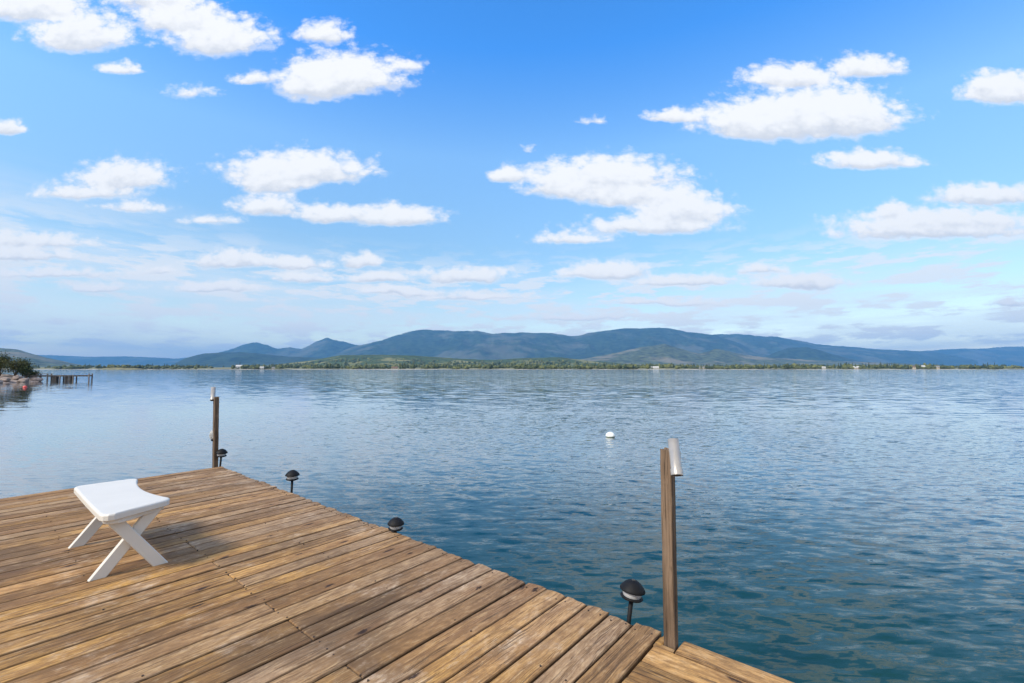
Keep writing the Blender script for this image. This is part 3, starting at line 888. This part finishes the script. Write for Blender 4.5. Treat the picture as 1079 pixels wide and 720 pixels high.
def left_bank():
    nx, ny = 150, 190
    X, Y = np.meshgrid(np.linspace(-150, -60, nx), np.linspace(20, 150, ny))
    Z = bank_z(X, Y) - 0.12
    V = np.stack([X, Y, Z], -1).reshape(-1, 3)
    i = np.arange(ny - 1)[:, None]; j = np.arange(nx - 1)[None, :]
    F = np.stack([i * nx + j, i * nx + j + 1, (i + 1) * nx + j + 1, (i + 1) * nx + j], -1).reshape(-1, 4)
    m_ = bpy.data.materials.new("rocky_bank")
    m_.use_nodes = True
    t = NT(m_.node_tree)
    geo = t.n("ShaderNodeNewGeometry")
    z = t.sep(geo.outputs["Position"])[2]
    n = t.noise(geo.outputs["Position"], 1.4, 5.0, 0.65)
    n2 = t.noise(geo.outputs["Position"], 0.35, 4.0, 0.6)
    c = t.mix(t.step(n, 0.35, 0.65), (0.16, 0.12, 0.095), (0.40, 0.32, 0.27))
    c = t.mix(t.m("MULTIPLY", t.step(z, 1.1, 1.7), t.step(n2, 0.4, 0.55)), c, (0.10, 0.11, 0.04))
    bp = t.n("ShaderNodeBump", i_Height=n)
    bp.inputs["Distance"].default_value = 0.3
    b = t.n("ShaderNodeBsdfPrincipled", i_Base_Color=c, i_Normal=bp.outputs[0])
    b.inputs["Roughness"].default_value = 0.95
    t.n("ShaderNodeOutputMaterial", i_Surface=b.outputs[0])
    tag(np_mesh("terrain_left_bank", V, F, m_), "rocky bank running into the lake at the left", None, None, "structure")
left_bank()

M_ROCK = mat("pink_grey_rock", (0.27, 0.215, 0.185), 0.9, var=0.45, scale=1.6, bump=0.05)
rg = np.random.default_rng(23)
rock_src = None
for k in range(16):
    y = 52 + 17 * (k + rg.random() * 0.7) / 16
    x = np.interp(y, [50, 60, 66, 72], [-67, -66.2, -67.5, -72.5]) - rg.uniform(0.2, 3.2)
    s_ = rg.uniform(0.25, 0.6)
    v = ICO_V * (1 + 0.9 * (fbm(ICO_V[:, 0] * 1.7 + k * 3, ICO_V[:, 1] * 1.7 + ICO_V[:, 2], 70 + k, 3)[:, None] - 0.5)) * (s_ * 1.3, s_, s_ * 0.7)
    o = np_mesh("boulder", v, ICO_F, M_ROCK, None, False)
    o.location = (x, y, float(bank_z(x, y)) + 0.08)
    o.rotation_euler = (0, 0, rg.uniform(0, 6))
    tag(o, "rough pinkish grey boulder along the water's edge of the left bank", "boulder", "boulders along the left bank")

M_SHRUB = [leaf_material("shrub_dark", (0.02, 0.035, 0.014), (0.07, 0.085, 0.025)), leaf_material("shrub_olive", (0.05, 0.06, 0.02), (0.15, 0.14, 0.045))]
def shrub(x, y, h, wd, mi, label, name="shrub"):
    z = float(bank_z(x, y)) - 0.15
    root = empty(name, (x, y, z))
    tag(root, label, "tree" if name == "small_tree" else "shrub", "shrubs on the left bank")
    st = MB()
    for k in range(5):
        a = rg.uniform(0, 6.28); q = rg.uniform(0.15, 0.35) * wd
        st.tube([(0, 0, -0.1), (math.cos(a) * q * .4, math.sin(a) * q * .4, h * .4), (math.cos(a) * q, math.sin(a) * q, h * .8)], [0.06, 0.04, 0.015], 6)
    st.build("stem", M_BARK, root)
    n = 1500
    cl = rg.normal(0, 1, (14, 3)); cl /= np.linalg.norm(cl, axis=1)[:, None]
    cl = cl * rg.uniform(0.25, 0.8, (14, 1)) * (wd * 0.42, wd * 0.42, h * 0.36) + (0, 0, h * 0.56)
    ci = rg.integers(0, 14, n)
    c = cl[ci] + rg.normal(0, 0.12, (n, 3)) * (wd, wd, h * 0.8)
    s_ = rg.uniform(0.05, 0.12, (n, 1))
    d1 = rg.normal(0, 1, (n, 3)); d1 /= np.linalg.norm(d1, axis=1)[:, None]
    d2 = np.cross(d1, rg.normal(0, 1, (n, 3))); d2 /= np.linalg.norm(d2, axis=1)[:, None]
    V = np.stack([c - d1 * s_, c + d2 * s_ * .6, c + d1 * s_, c - d2 * s_ * .6], 1).reshape(-1, 3)
    V[:, 2] = np.maximum(V[:, 2], 0.02)
    t_ = np.repeat(np.clip(rg.beta(1.6, 2, (n, 1)) + (ci[:, None] % 3 - 1) * 0.12, 0, 1), 4, 0)
    np_mesh("foliage", V, np.arange(4 * n).reshape(-1, 4), M_SHRUB[mi], root, False, np.hstack([t_, t_, t_, np.ones_like(t_)]))

for a in [(-72.3, 64.6, 3.1, 3.0, 1, 'broad olive shrub at the left edge of the picture on the rocky bank'),
 (-71.6, 66.0, 2.9, 2.4, 1, "olive shrub with a ragged top in the middle of the bank's thicket"),
 (-72.6, 67.9, 3.1, 2.2, 0, 'dark upright shrub rising just right of the ragged olive one on the bank'),
 (-70.3, 66.3, 1.9, 2.0, 0, 'dark round shrub on the outer end of the bank nearest the water'),
 (-74.6, 66.4, 3.7, 3.4, 0, 'tall dark shrub standing behind the olive ones on the bank'),
 (-73.0, 69.6, 1.7, 2.0, 0, 'lowest dark shrub on the bank, just left of where the jetty starts')]:
    shrub(*a)

M_JETTY = mat("grey_jetty_timber", (0.20, 0.17, 0.145), 0.85, var=0.35, scale=3.0)
# ------------------------------------------------------------------ jetty in the distance
def jetty():
    A, B = Vector((-73.0, 68.6, 0)), Vector((-66.4, 72.3, 0))
    L = (B - A).length; ang = math.atan2(B.y - A.y, B.x - A.x)
    root = empty("jetty", A, ang)
    tag(root, "low dark wooden jetty on posts reaching out from the rocky bank", "jetty")
    b = MB()
    n = int(L / 0.16)
    for k in range(n):
        b.box((L * (k + 0.5) / n, 0, 0.86 + random.uniform(-0.008, 0.008)), (0.145, 1.5, 0.05))
    b.build("deck_boards", M_JETTY, root)
    for s_ in (-1, 1):
        q = MB(); q.box((L / 2, s_ * 0.66, 0.75), (L, 0.06, 0.16)); q.build("beam", M_JETTY, root)
    for k, xx in enumerate((0.3, 1.5, 2.7, 4.1, 5.6, L - 0.12)):
        for s_ in (-1, 1):
            top = 1.12 if (k in (1, 2) or k == 5) else 0.83
            q = MB(); q.tube([(xx, s_ * 0.79, -0.8), (xx, s_ * 0.79, top)], 0.085, 10); q.build("post", M_JETTY, root)
    for xx, wd_ in ((3.35, 0.55), (4.9, 0.7)):
        q = MB()
        for j in range(5):
            q.box((xx, -0.45, -0.12 + 0.17 * j), (wd_, 0.14, 0.13)); q.box((xx, 0.45, -0.12 + 0.17 * j), (wd_, 0.14, 0.13))
            q.box((xx - wd_ / 2 + .08, 0, -0.04 + 0.17 * j), (0.13, 1.1, 0.12)); q.box((xx + wd_ / 2 - .08, 0, -0.04 + 0.17 * j), (0.13, 1.1, 0.12))
        q.build("timber_crib", M_JETTY, root)
    q = MB()
    for xx in (1.5, 2.7):
        q.tube([(xx, -0.79, 1.1), (xx, 0.79, 1.1)], 0.035, 8)
    q.tube([(1.5, -0.79, 1.1), (2.7, -0.79, 1.1)], 0.035, 8)
    q.build("rail", M_JETTY, root)
jetty()

# ------------------------------------------------------------------ buoys
def buoy(name, loc, r, m0, m1, label):
    root = empty(name, loc)
    tag(root, label, "buoy")
    b = MB()
    prof = [(0.001, -r * 0.75), (r * 0.62, -r * 0.62), (r * 0.92, -r * 0.25), (r * 0.985, -r * 0.02)]
    b.lathe(prof, 28); b.build("waterline_band", m1, root, True)
    b = MB()
    prof = [(r * 0.985, -r * 0.02)] + [(r * math.cos(a), r * 0.88 * math.sin(a)) for a in np.linspace(0.06, 1.45, 10)] + [(r * 0.1, r * 0.88), (0.001, r * 0.88)]
    b.lathe(prof, 28); b.build("float_ball", m0, root, True)
    b = MB()
    b.tube([(r * 0.09 * math.cos(a), 0, r * 0.93 + r * 0.09 * math.sin(a)) for a in np.linspace(0, 2 * math.pi, 13)], r * 0.03, 8, False)
    b.build("eye_ring", M_STEEL, root, True)
buoy("mooring_buoy", (2.74, 12.87, 0.02), 0.13, M_BUOY, M_ALGAE, "round white mooring buoy floating out on the open water")
buoy("marker_buoy", (-49.3, 46.4, 0.02), 0.17, M_RED, M_RED, "small red marker buoy floating off the rocky left bank")

# ------------------------------------------------------------------ the dock
EU = Vector((-0.639216, -0.769028, 0))     # from the water's edge into the deck (along the boards)
EV = Vector((0.769028, -0.639216, 0))      # along the front edge, towards the near right
E0 = Vector((-4.011, 6.406, 0.55))         # far corner of the deck
def deck(u, v, z=0.0):
    return E0 + EU * u + EV * v + Vector((0, 0, z))
ROT = math.atan2(EU.y, EU.x)
MDECK = Matrix(((EU.x, EV.x, 0, 0), (EU.y, EV.y, 0, 0), (0, 0, 1, 0), (0, 0, 0, 1)))   # u,v,z -> world axes (mirrored handedness)

dock = empty("dock", E0)
tag(dock, "large weathered wooden dock with plank decking standing over the lake", "dock")


class Boards:
    def __init__(self):
        self.V, self.F, self.UV, self.T = [], [], [], []
    def board(self, a0, a1, b0, b1, along_u=True, fresh=0.0, th=0.038, step=0.11, rag0=0.012, ragged_end=True, z=0.0, split=False):
        """a: along, b: across."""
        r1, r2 = random.random(), random.random()
        wd = b1 - b0
        n = max(3, int((a1 - a0) / step))
        zo = z + random.uniform(-0.0022, 0.0022); tilt = random.uniform(-0.010, 0.010); uo = random.uniform(0, 50)
        seed = random.randint(0, 9999)
        xs = [0.0, 0.012 * a1 * 0 + 0.008] + [(a1 - a0) * k / n for k in range(1, n)] + [a1 - a0 - 0.006, a1 - a0]
        e = 0.005
        cs = [(0, -th), (0, -e), (e * 0.8, 0), (wd * 0.27, 0.0008), (wd * 0.5, 0.0011), (wd * 0.73, 0.0008), (wd - e * 0.8, 0), (wd, -e), (wd, -th)]
        if rag0: rag = [random.uniform(-rag0, rag0 * 0.6) for _ in cs]
        skew = random.uniform(-0.010, 0.010)
        base = len(self.V); m_ = len(cs)
        xa = np.array(xs)
        wob = (fbm(xa * 0.9 + seed, xa * 0 + 0.5, 5, 3) - 0.5) * 0.006
        wobz = (fbm(xa * 0.8 + seed, xa * 0 + 3.5, 6, 3) - 0.5) * 0.007
        for i, x_ in enumerate(xs):
            for k, (bb, zz) in enumerate(cs):
                a = a0 + x_
                zq = zz
                bq = bb
                if rag0 and i < 2:
                    a += rag[k] + skew * (bb / wd - 0.5)
                    if i == 0:
                        rr_ = abs(bb / wd - 0.5) * 2
                        a += 0.013 * rr_ ** 4
                        if zz > -e * 1.01: zq = zz - 0.006 - 0.004 * random.random()
                    else:
                        a += 0.008 + 0.010 * (abs(bb / wd - 0.5) * 2) ** 4
                elif i == 0 or i == len(xs) - 1:
                    if zz > -e * 1.01: zq = zz - 0.004
                b_ = b0 + bq + wob[i]
                z_ = zq + zo + tilt * (bb - wd / 2) + wobz[i]
                p = (EU * a + EV * b_) if along_u else (EU * b_ + EV * a)
                self.V.append((p.x, p.y, z_))
                ua = (a if along_u else a - a0 + 2.2)
                self.UV.append((ua if along_u else ua + uo, bb, wd))
                self.T.append((r1, r2, fresh, 1.0))
        for i in range(len(xs) - 1):
            for k in range(m_):
                q = base + i * m_ + k; q2 = base + i * m_ + (k + 1) % m_
                self.F.append((q, q2, q2 + m_, q + m_))
        for i in (0, len(xs) - 1):
            s = base + i * m_
            for k in range(1, m_ - 2, 1):
                self.F.append((s, s + k, s + k + 1, s + k + 1))
    def build(self, name, parent, material):
        me = bpy.data.meshes.new(name)
        fs = [tuple(dict.fromkeys(f)) for f in self.F]
        me.from_pydata(self.V, [], fs)
        me.materials.append(material)
        at = me.attributes.new("tint", "FLOAT_COLOR", "POINT"); at.data.foreach_set("color", np.array(self.T, dtype=np.float32).ravel())
        at = me.attributes.new("board_uv", "FLOAT_VECTOR", "POINT"); at.data.foreach_set("vector", np.array(self.UV, dtype=np.float32).ravel())
        import bmesh
        bm = bmesh.new(); bm.from_mesh(me); bmesh.ops.recalc_face_normals(bm, faces=bm.faces); bm.to_mesh(me); bm.free()
        o = bpy.data.objects.new(name, me); C.objects.link(o); o.parent = parent
        return o

PITCH = 0.1447
OLD_END = 6.222
bd = Boards()
nb = 43
for k in range(nb):
    b0 = k * PITCH + random.uniform(0, 0.002)
    b1 = (k + 1) * PITCH - 0.0055 - random.choice((0, 0.001, 0.002, 0.003, 0.006, 0.009))
    if k == nb - 1: b1 = OLD_END - 0.004
    lead = random.uniform(-0.015, 0.012)
    if k % 3 == 0: cuts = [1.18 if k > 20 else 2.4, 4.85, 7.2]
    elif k % 3 == 1: cuts = [3.62, 7.2]
    else: cuts = [2.4 if k % 2 else 1.18, 4.85, 7.2]
    a = lead
    for c in cuts:
        bd.board(a, c - 0.0015, b0, b1, True, fresh=0.0, rag0=0.012 if a == lead else 0.0)
        a = c + random.uniform(0, 0.0015)
bd.build("decking", dock, M_WOOD)

sb = Boards()          # newer side decking: boards run along the front edge
us = [(0.004, 0.128), (0.135, 0.279), (0.286, 0.430)] + [(0.4375 + 0.1455 * k, 0.4375 + 0.1455 * k + 0.139) for k in range(46)]
for k, (b0, b1) in enumerate(us):
    st_ = OLD_END + 0.006 + random.uniform(0, 0.006) + (0.103 if k == 0 else 0.0)
    sb.board(st_, 10.4 + random.uniform(-0.01, 0.01), b0, b1, False, fresh=0.6 + 0.3 * random.random(), rag0=0.0, z=-0.001)
sb.board(OLD_END + 0.003, OLD_END + 0.041, 0.012, 0.129, False, fresh=0.2, rag0=0.003, z=-0.001)      # filler beside the post
sb.board(OLD_END + 0.003, OLD_END + 0.100, 0.1005, 0.130, False, fresh=0.3, rag0=0.0, z=-0.003)
o = sb.build("side_decking", dock, M_WOOD)
tag(o, "newer yellower boards laid parallel to the front edge")

fr = MB()
fr_specs = []
def frame_board(u0, u1, v0, v1, z0, z1, name):
    b = MB()
    p = [EU * u + EV * v for u, v in ((u0, v0), (u1, v0), (u1, v1), (u0, v1))]
    vs = [(q.x, q.y, z0) for q in p] + [(q.x, q.y, z1) for q in p]
    b.add(vs, [(0, 1, 2, 3), (4, 5, 6, 7), (0, 1, 5, 4), (1, 2, 6, 5), (2, 3, 7, 6), (3, 0, 4, 7)])
    b.build(name, M_FRAME, dock)
frame_board(0.045, 0.085, 0.03, 10.3, -0.23, -0.045, "rim_board")
frame_board(7.1, 7.14, 0.03, 10.3, -0.23, -0.045, "rim_board")
frame_board(0.09, 7.09, 0.02, 0.058, -0.23, -0.045, "rim_board")
frame_board(0.09, 7.09, 10.26, 10.3, -0.23, -0.045, "rim_board")
for u in (0.62, 1.18, 1.8, 2.4, 3.0, 3.62, 4.25, 4.85, 5.45, 6.05, 6.6):
    frame_board(u - 0.022, u + 0.022, 0.064, 6.20, -0.225, -0.043, "joist")
for v in (6.24, 6.8, 7.4, 8.0, 8.6, 9.2, 9.8):
    frame_board(0.09, 7.09, v - 0.022, v + 0.022, -0.232, -0.05, "joist")
for u in (0.4, 2.9, 5.2, 6.9):
    for v in (0.35, 2.4, 4.4, 6.5, 8.4, 10.0):
        b = MB(); p = EU * u + EV * v
        b.tube([(p.x, p.y, -1.6), (p.x, p.y, -0.235)], 0.09, 12); b.build("pile", M_FRAME, dock)

# nail heads, two to a board over each joist
nl = MB()
for k in range(nb):
    for u in (0.065, 0.62, 1.18, 1.8, 2.4, 3.0, 3.62, 4.25, 4.85):
        for f_ in (0.22, 0.78):
            if random.random() < (0.25 if u in (0.065, 1.18) else 0.72): continue
            p = EU * (u + random.uniform(-0.012, 0.012)) + EV * (k * PITCH + PITCH * (f_ + random.uniform(-0.04, 0.04)))
            nl.add([(p.x + 0.0042 * math.cos(a), p.y + 0.0042 * math.sin(a), 0.0042) for a in np.linspace(0, 2 * math.pi, 9)[:-1]]
                   + [(p.x + 0.0046 * math.cos(a), p.y + 0.0046 * math.sin(a), -0.006) for a in np.linspace(0, 2 * math.pi, 9)[:-1]],
                   [tuple(range(8))] + [(i, (i + 1) % 8, 8 + (i + 1) % 8, 8 + i) for i in range(8)])
o = nl.build("nail_heads", M_RUST, dock)
tag(o, None, None, None, "stuff")

# ------------------------------------------------------------------ mooring posts
def square_post(name, half, z0, z1, parent, lean=(0, 0), seed=0):
    """a checked, slightly worn 4 x 4"""
    b = MB(); n = 26
    c = half * 0.16
    ring = []
    for sx, sy in ((1, 1), (-1, 1), (-1, -1), (1, -1)):
        ring += [(sx * half, sy * (half - c)), (sx * (half - c), sy * half)] if sx * sy > 0 else [(sx * (half - c), sy * half), (sx * half, sy * (half - c))]
    rs = random.Random(seed)
    base = 0
    for i in range(n + 1):
        z = z0 + (z1 - z0) * i / n
        for (x, y) in ring:
            j = 1 + rs.uniform(-0.03, 0.03)
            t_ = (z - 0) / max(z1, .1)
            b.v.append((x * j + lean[0] * t_, y * j + lean[1] * t_, z + (rs.uniform(-0.012, 0.004) if i == n else 0)))
    for i in range(n):
        for k in range(8):
            a_ = i * 8 + k; b_ = i * 8 + (k + 1) % 8
            b.f.append((a_, b_, b_ + 8, a_ + 8)); b.fm.append(0)
    b.f.append(tuple(n * 8 + k for k in range(8))); b.fm.append(0)
    b.f.append(tuple(range(8))); b.fm.append(0)
    return b.build(name, M_POST, parent)

def rod_holder(parent, base, axis, length, rad, shade):
    """open pipe with a wider collar at its lower end, held by two straps"""
    ax = Vector(axis).normalized()
    q = ax.to_track_quat("Z", "Y").to_matrix().to_4x4()
    M = Matrix.Translation(base) @ q
    b = MB(); t = rad * 0.12
    b.lathe([(rad * 1.12, 0.0), (rad * 1.12, 0.028), (rad, 0.034), (rad, length), (rad - t, length), (rad - t, 0.03), (rad * 1.12 - t, 0.024), (rad * 1.12 - t, 0.0), (rad * 1.12, 0.0)], 28, M)
    p = b.build("rod_holder", shade, parent, True)
    b = MB()
    b.lathe([(rad - t - 0.0005, length - 0.004), (rad - t - 0.0005, 0.031), (rad * 1.12 - t - 0.0006, 0.0235), (rad * 1.12 - t - 0.0006, 0.002)], 28, M)
    b.build("bore_shade", M_DARKIN, p, True)  # dark lining paints in the shade inside the open pipe
    return p

postR = empty("mooring_post", deck(0.070, 6.292, 0), ROT)
tag(postR, "brown mooring post at the near right dock edge with a pale pipe on top", "post", "mooring posts on the dock")
square_post("shaft", 0.0275, -1.5, 0.945, postR, seed=3, lean=(0.0, 0.0))
inv = postR.matrix_basis.to_3x3().inverted()
b0 = inv @ Vector((0.014, -0.092, 0.0)) + Vector((0, 0, 0.835))
rh = rod_holder(postR, b0, inv @ Vector((0.05, 0.42, 1.0)), 0.175, 0.026, M_PVC)
b = MB(); q = inv @ Vector((0.045, 0.0, 0)); b.box((q.x, q.y, 0.915), (0.05, 0.03, 0.04), bev=0.004); b.build("bracket", M_STEEL, postR)

postL = empty("mooring_post", deck(0.060, -0.075, 0), ROT)
tag(postL, "brown square mooring post at the far corner of the dock beyond the white bench", "post", "mooring posts on the dock")
square_post("shaft", 0.029, -1.5, 0.955, postL, seed=8, lean=(0.02, 0.0))
inv = postL.matrix_basis.to_3x3().inverted()
b0 = inv @ Vector((-0.052, -0.028, 0.0)) + Vector((0, 0, 0.91))
rod_holder(postL, b0, inv @ Vector((-0.25, 0.40, 1.0)), 0.19, 0.029, M_PVC)
b = MB(); q = inv @ Vector((-0.03, 0.0, 0)); b.box((q.x, q.y, 0.925), (0.05, 0.03, 0.03), bev=0.004); b.build("bracket", M_STEEL, postL)
# coiled grey line hung on a small cleat half way up
b = MB()
c_ = inv @ Vector((-0.066, -0.01, 0)); c_.z = 0.425
ax1 = inv @ Vector((0.9, -0.35, 0))
for k, sc in enumerate((1.0, 0.97, 0.78, 0.74, 0.55, 0.52, 0.3)):
    b.tube([(c_.x + sc * ax1.x * 0.034 * math.cos(a) + 0.003 * (k - 3), c_.y + sc * ax1.y * 0.034 * math.cos(a) + 0.006 * (k % 2), c_.z + sc * 0.062 * math.sin(a)) for a in np.linspace(0, 2 * math.pi, 25)], 0.0085, 8, False)
b.build("coiled_line", mat("grey_rope", (0.42, 0.43, 0.43), 0.9, var=0.2, scale=60.0), postL, True)
b = MB(); q = inv @ Vector((-0.042, -0.01, 0)); b.box((q.x, q.y, 0.36), (0.035, 0.05, 0.022), bev=0.003); b.build("cleat", M_BLACK, postL)

# ------------------------------------------------------------------ solar path lights along the front edge
def path_light(loc, label, height=0.24, tilt=(0.0, 0.0), s=1.0):
    root = empty("path_light", loc)
    root.rotation_euler = (tilt[0], tilt[1], 0)
    tag(root, label, "path light", "black path lights along the dock edge")
    b = MB(); b.tube([(0, 0, -0.13), (0, 0, 0.0), (0, 0, height - 0.075 * s)], [0.008, 0.0115, 0.0125], 12); b.build("stake", M_BLACK, root, True)
    z = height - 0.075 * s
    def hp(p): return [(r_ * s, z + h_ * s) for r_, h_ in p]
    b = MB(); b.lathe(hp([(0.001, -0.006), (0.03, -0.006), (0.056, 0.004), (0.061, 0.011), (0.057, 0.016), (0.001, 0.014)]), 28)
    b.build("lower_ring", M_BLACK, root, True)
    b = MB(); b.lathe(hp([(0.046, 0.0145), (0.050, 0.026), (0.050, 0.044), (0.044, 0.050)]), 28)
    b.build("lens", M_LENS, root, True)
    b = MB(); b.lathe(hp([(0.001, 0.045), (0.058, 0.043), (0.067, 0.045), (0.068, 0.051), (0.060, 0.064), (0.043, 0.082), (0.022, 0.095), (0.001, 0.099)]), 28)
    b.build("cap", M_BLACK, root, True)
    b = MB(); b.box((0, 0, z + 0.098 * s), (0.018, 0.018, 0.006), bev=0.002); b.build("solar_cell", M_DARKIN, root)

path_light(deck(0.015, -0.028, -0.01), "black path light at the far corner of the dock beside the far post", 0.225, (0.03, 0.09), 1.08)
path_light(deck(-0.012, 2.06, -0.03), "black path light standing upright on the edge between the far post and the sunken light", 0.24, (0.0, 0.02), 1.08)
path_light(deck(0.0, 3.95, -0.095), "black path light sunk low behind the dock edge with only its head showing", 0.185, (0.02, 0.05), 1.0)
path_light(deck(0.012, 6.035, -0.045), "black path light with the largest head beside the near right post", 0.23, (-0.04, 0.15), 1.0)

# ------------------------------------------------------------------ white bench
def bench():
    root = empty("bench", deck(0, 0, 0.002))
    tag(root, "white plastic bench with a curved seat and crossed legs on the wooden dock", "bench")
    c0v = 2.76
    outline = []
    def arc(p0, p1, sag, n):
        for i in range(n + 1):
            t = i / n
            u = p0[0] + (p1[0] - p0[0]) * t + sag * 4 * t * (1 - t); v = p0[1] + (p1[1] - p0[1]) * t
            outline.append((u, v))
    arc((1.765, c0v - 0.49), (1.765, c0v + 0.535), 0.003, 12)
    outline.append((1.752, c0v + 0.565)); outline.append((1.730, c0v + 0.583))       # outer long side, nearly straight
    arc((1.700, c0v + 0.588), (1.425, c0v + 0.482), 0.0, 4)
    outline.append((1.398, c0v + 0.468)); outline.append((1.380, c0v + 0.448))        # near end
    arc((1.372, c0v + 0.420), (1.380, c0v - 0.46), 0.062, 18)
    outline.append((1.386, c0v - 0.485)); outline.append((1.402, c0v - 0.505))      # hollowed inner side
    arc((1.425, c0v - 0.515), (1.715, c0v - 0.535), 0.0, 4)
    outline.append((1.742, c0v - 0.53)); outline.append((1.758, c0v - 0.513))        # far end
    cu = sum(p[0] for p in outline) / len(outline); cv = sum(p[1] for p in outline) / len(outline)
    def shell(name, levels, parent):
        b = MB(); n = len(outline)
        for inset, z in levels:
            for (u, v) in outline:
                d = Vector((cu - u, cv - v)); L = d.length
                # inset square to the sides, roughly
                uu = u + math.copysign(min(inset, abs(cu - u)), cu - u); vv = v + math.copysign(min(inset, abs(cv - v)), cv - v)
                p = EU * uu + EV * vv
                b.v.append((p.x, p.y, z))
        for i in range(len(levels) - 1):
            for k in range(n):
                a = i * n + k; c = i * n + (k + 1) % n
                b.f.append((a, c, c + n, a + n)); b.fm.append(0)
        b.f.append(tuple(range(n))); b.fm.append(0)
        # top as strips of quads across so that the hollow side stays clean
        top = len(levels) - 1
        b.f.append(tuple(top * n + k for k in range(n))[::-1]); b.fm.append(0)
        return b.build(name, M_WHITE, parent)
    H = 0.43
    shell("seat", [(0.006, H - 0.046), (0.0, H - 0.040), (0.0, H - 0.012), (0.003, H - 0.005), (0.009, H - 0.001), (0.014, H)], root)
    shell("apron", [(0.030, H - 0.075), (0.026, H - 0.07), (0.026, H - 0.0465)], root)
    def leg(u0, u1, v, off, label=None):
        """flat board from foot (u0) to the underside of the seat (u1)"""
        b = MB(); wd, th = 0.072, 0.036
        zt = H - 0.047
        dirv = Vector((u1 - u0, 0, zt)).normalized()
        hw = wd / 2 / dirv.z                                   # half width measured level, so feet sit flat
        c = 0.006
        prof = [(-th / 2, -hw + c), (-th / 2 + c, -hw), (th / 2 - c, -hw), (th / 2, -hw + c), (th / 2, hw - c), (th / 2 - c, hw), (-th / 2 + c, hw), (-th / 2, hw - c)]
        for (uu, zz) in ((u0, 0.0), (u0 + (u1 - u0) * 0.02, zt * 0.02), (u1, zt)):
            for (dv, du) in prof:
                sh = 0.0
                p = EU * (uu + du) + EV * (v + off + dv)
                b.v.append((p.x, p.y, zz))
        for i in range(2):
            for k in range(8):
                a = i * 8 + k; q = i * 8 + (k + 1) % 8
                b.f.append((a, q, q + 8, a + 8)); b.fm.append(0)
        b.f.append(tuple(range(8))); b.fm.append(0); b.f.append(tuple(16 + k for k in range(8))[::-1]); b.fm.append(0)
        b.build("leg", M_WHITE, root)
    for v in (c0v + 0.455, c0v - 0.415):
        sg = 1 if v > c0v else -1
        leg(1.745, 1.455, v, 0.019 * -sg)
        leg(1.425, 1.700, v, 0.019 * sg)
    b = MB()
    p0 = EU * 1.575 + EV * (c0v - 0.39); p1 = EU * 1.575 + EV * (c0v + 0.43)
    b.tube([(p0.x, p0.y, 0.2), (p1.x, p1.y, 0.2)], 0.016, 10)
    b.build("stretcher", M_WHITE, root, True)
bench()

# ------------------------------------------------------------------ the air over the lake
def haze():
    b = MB()
    b.box((0, 7000, 449.0), (33000, 46000 - 2 * 7000, 900.0))
    m_ = bpy.data.materials.new("haze_air")
    m_.use_nodes = True
    t = NT(m_.node_tree)
    pv = t.n("ShaderNodeVolumePrincipled")
    pv.inputs["Color"].default_value = (0.17, 0.50, 1.0, 1)
    pv.inputs["Density"].default_value = HAZE
    pv.inputs["Anisotropy"].default_value = 0.0
    t.n("ShaderNodeOutputMaterial", i_Volume=pv.outputs[0])
    o = b.build("haze", m_)
    tag(o, "thin blue haze over the lake and hills", None, None, "stuff")
HAZE = 7.5e-5
haze()
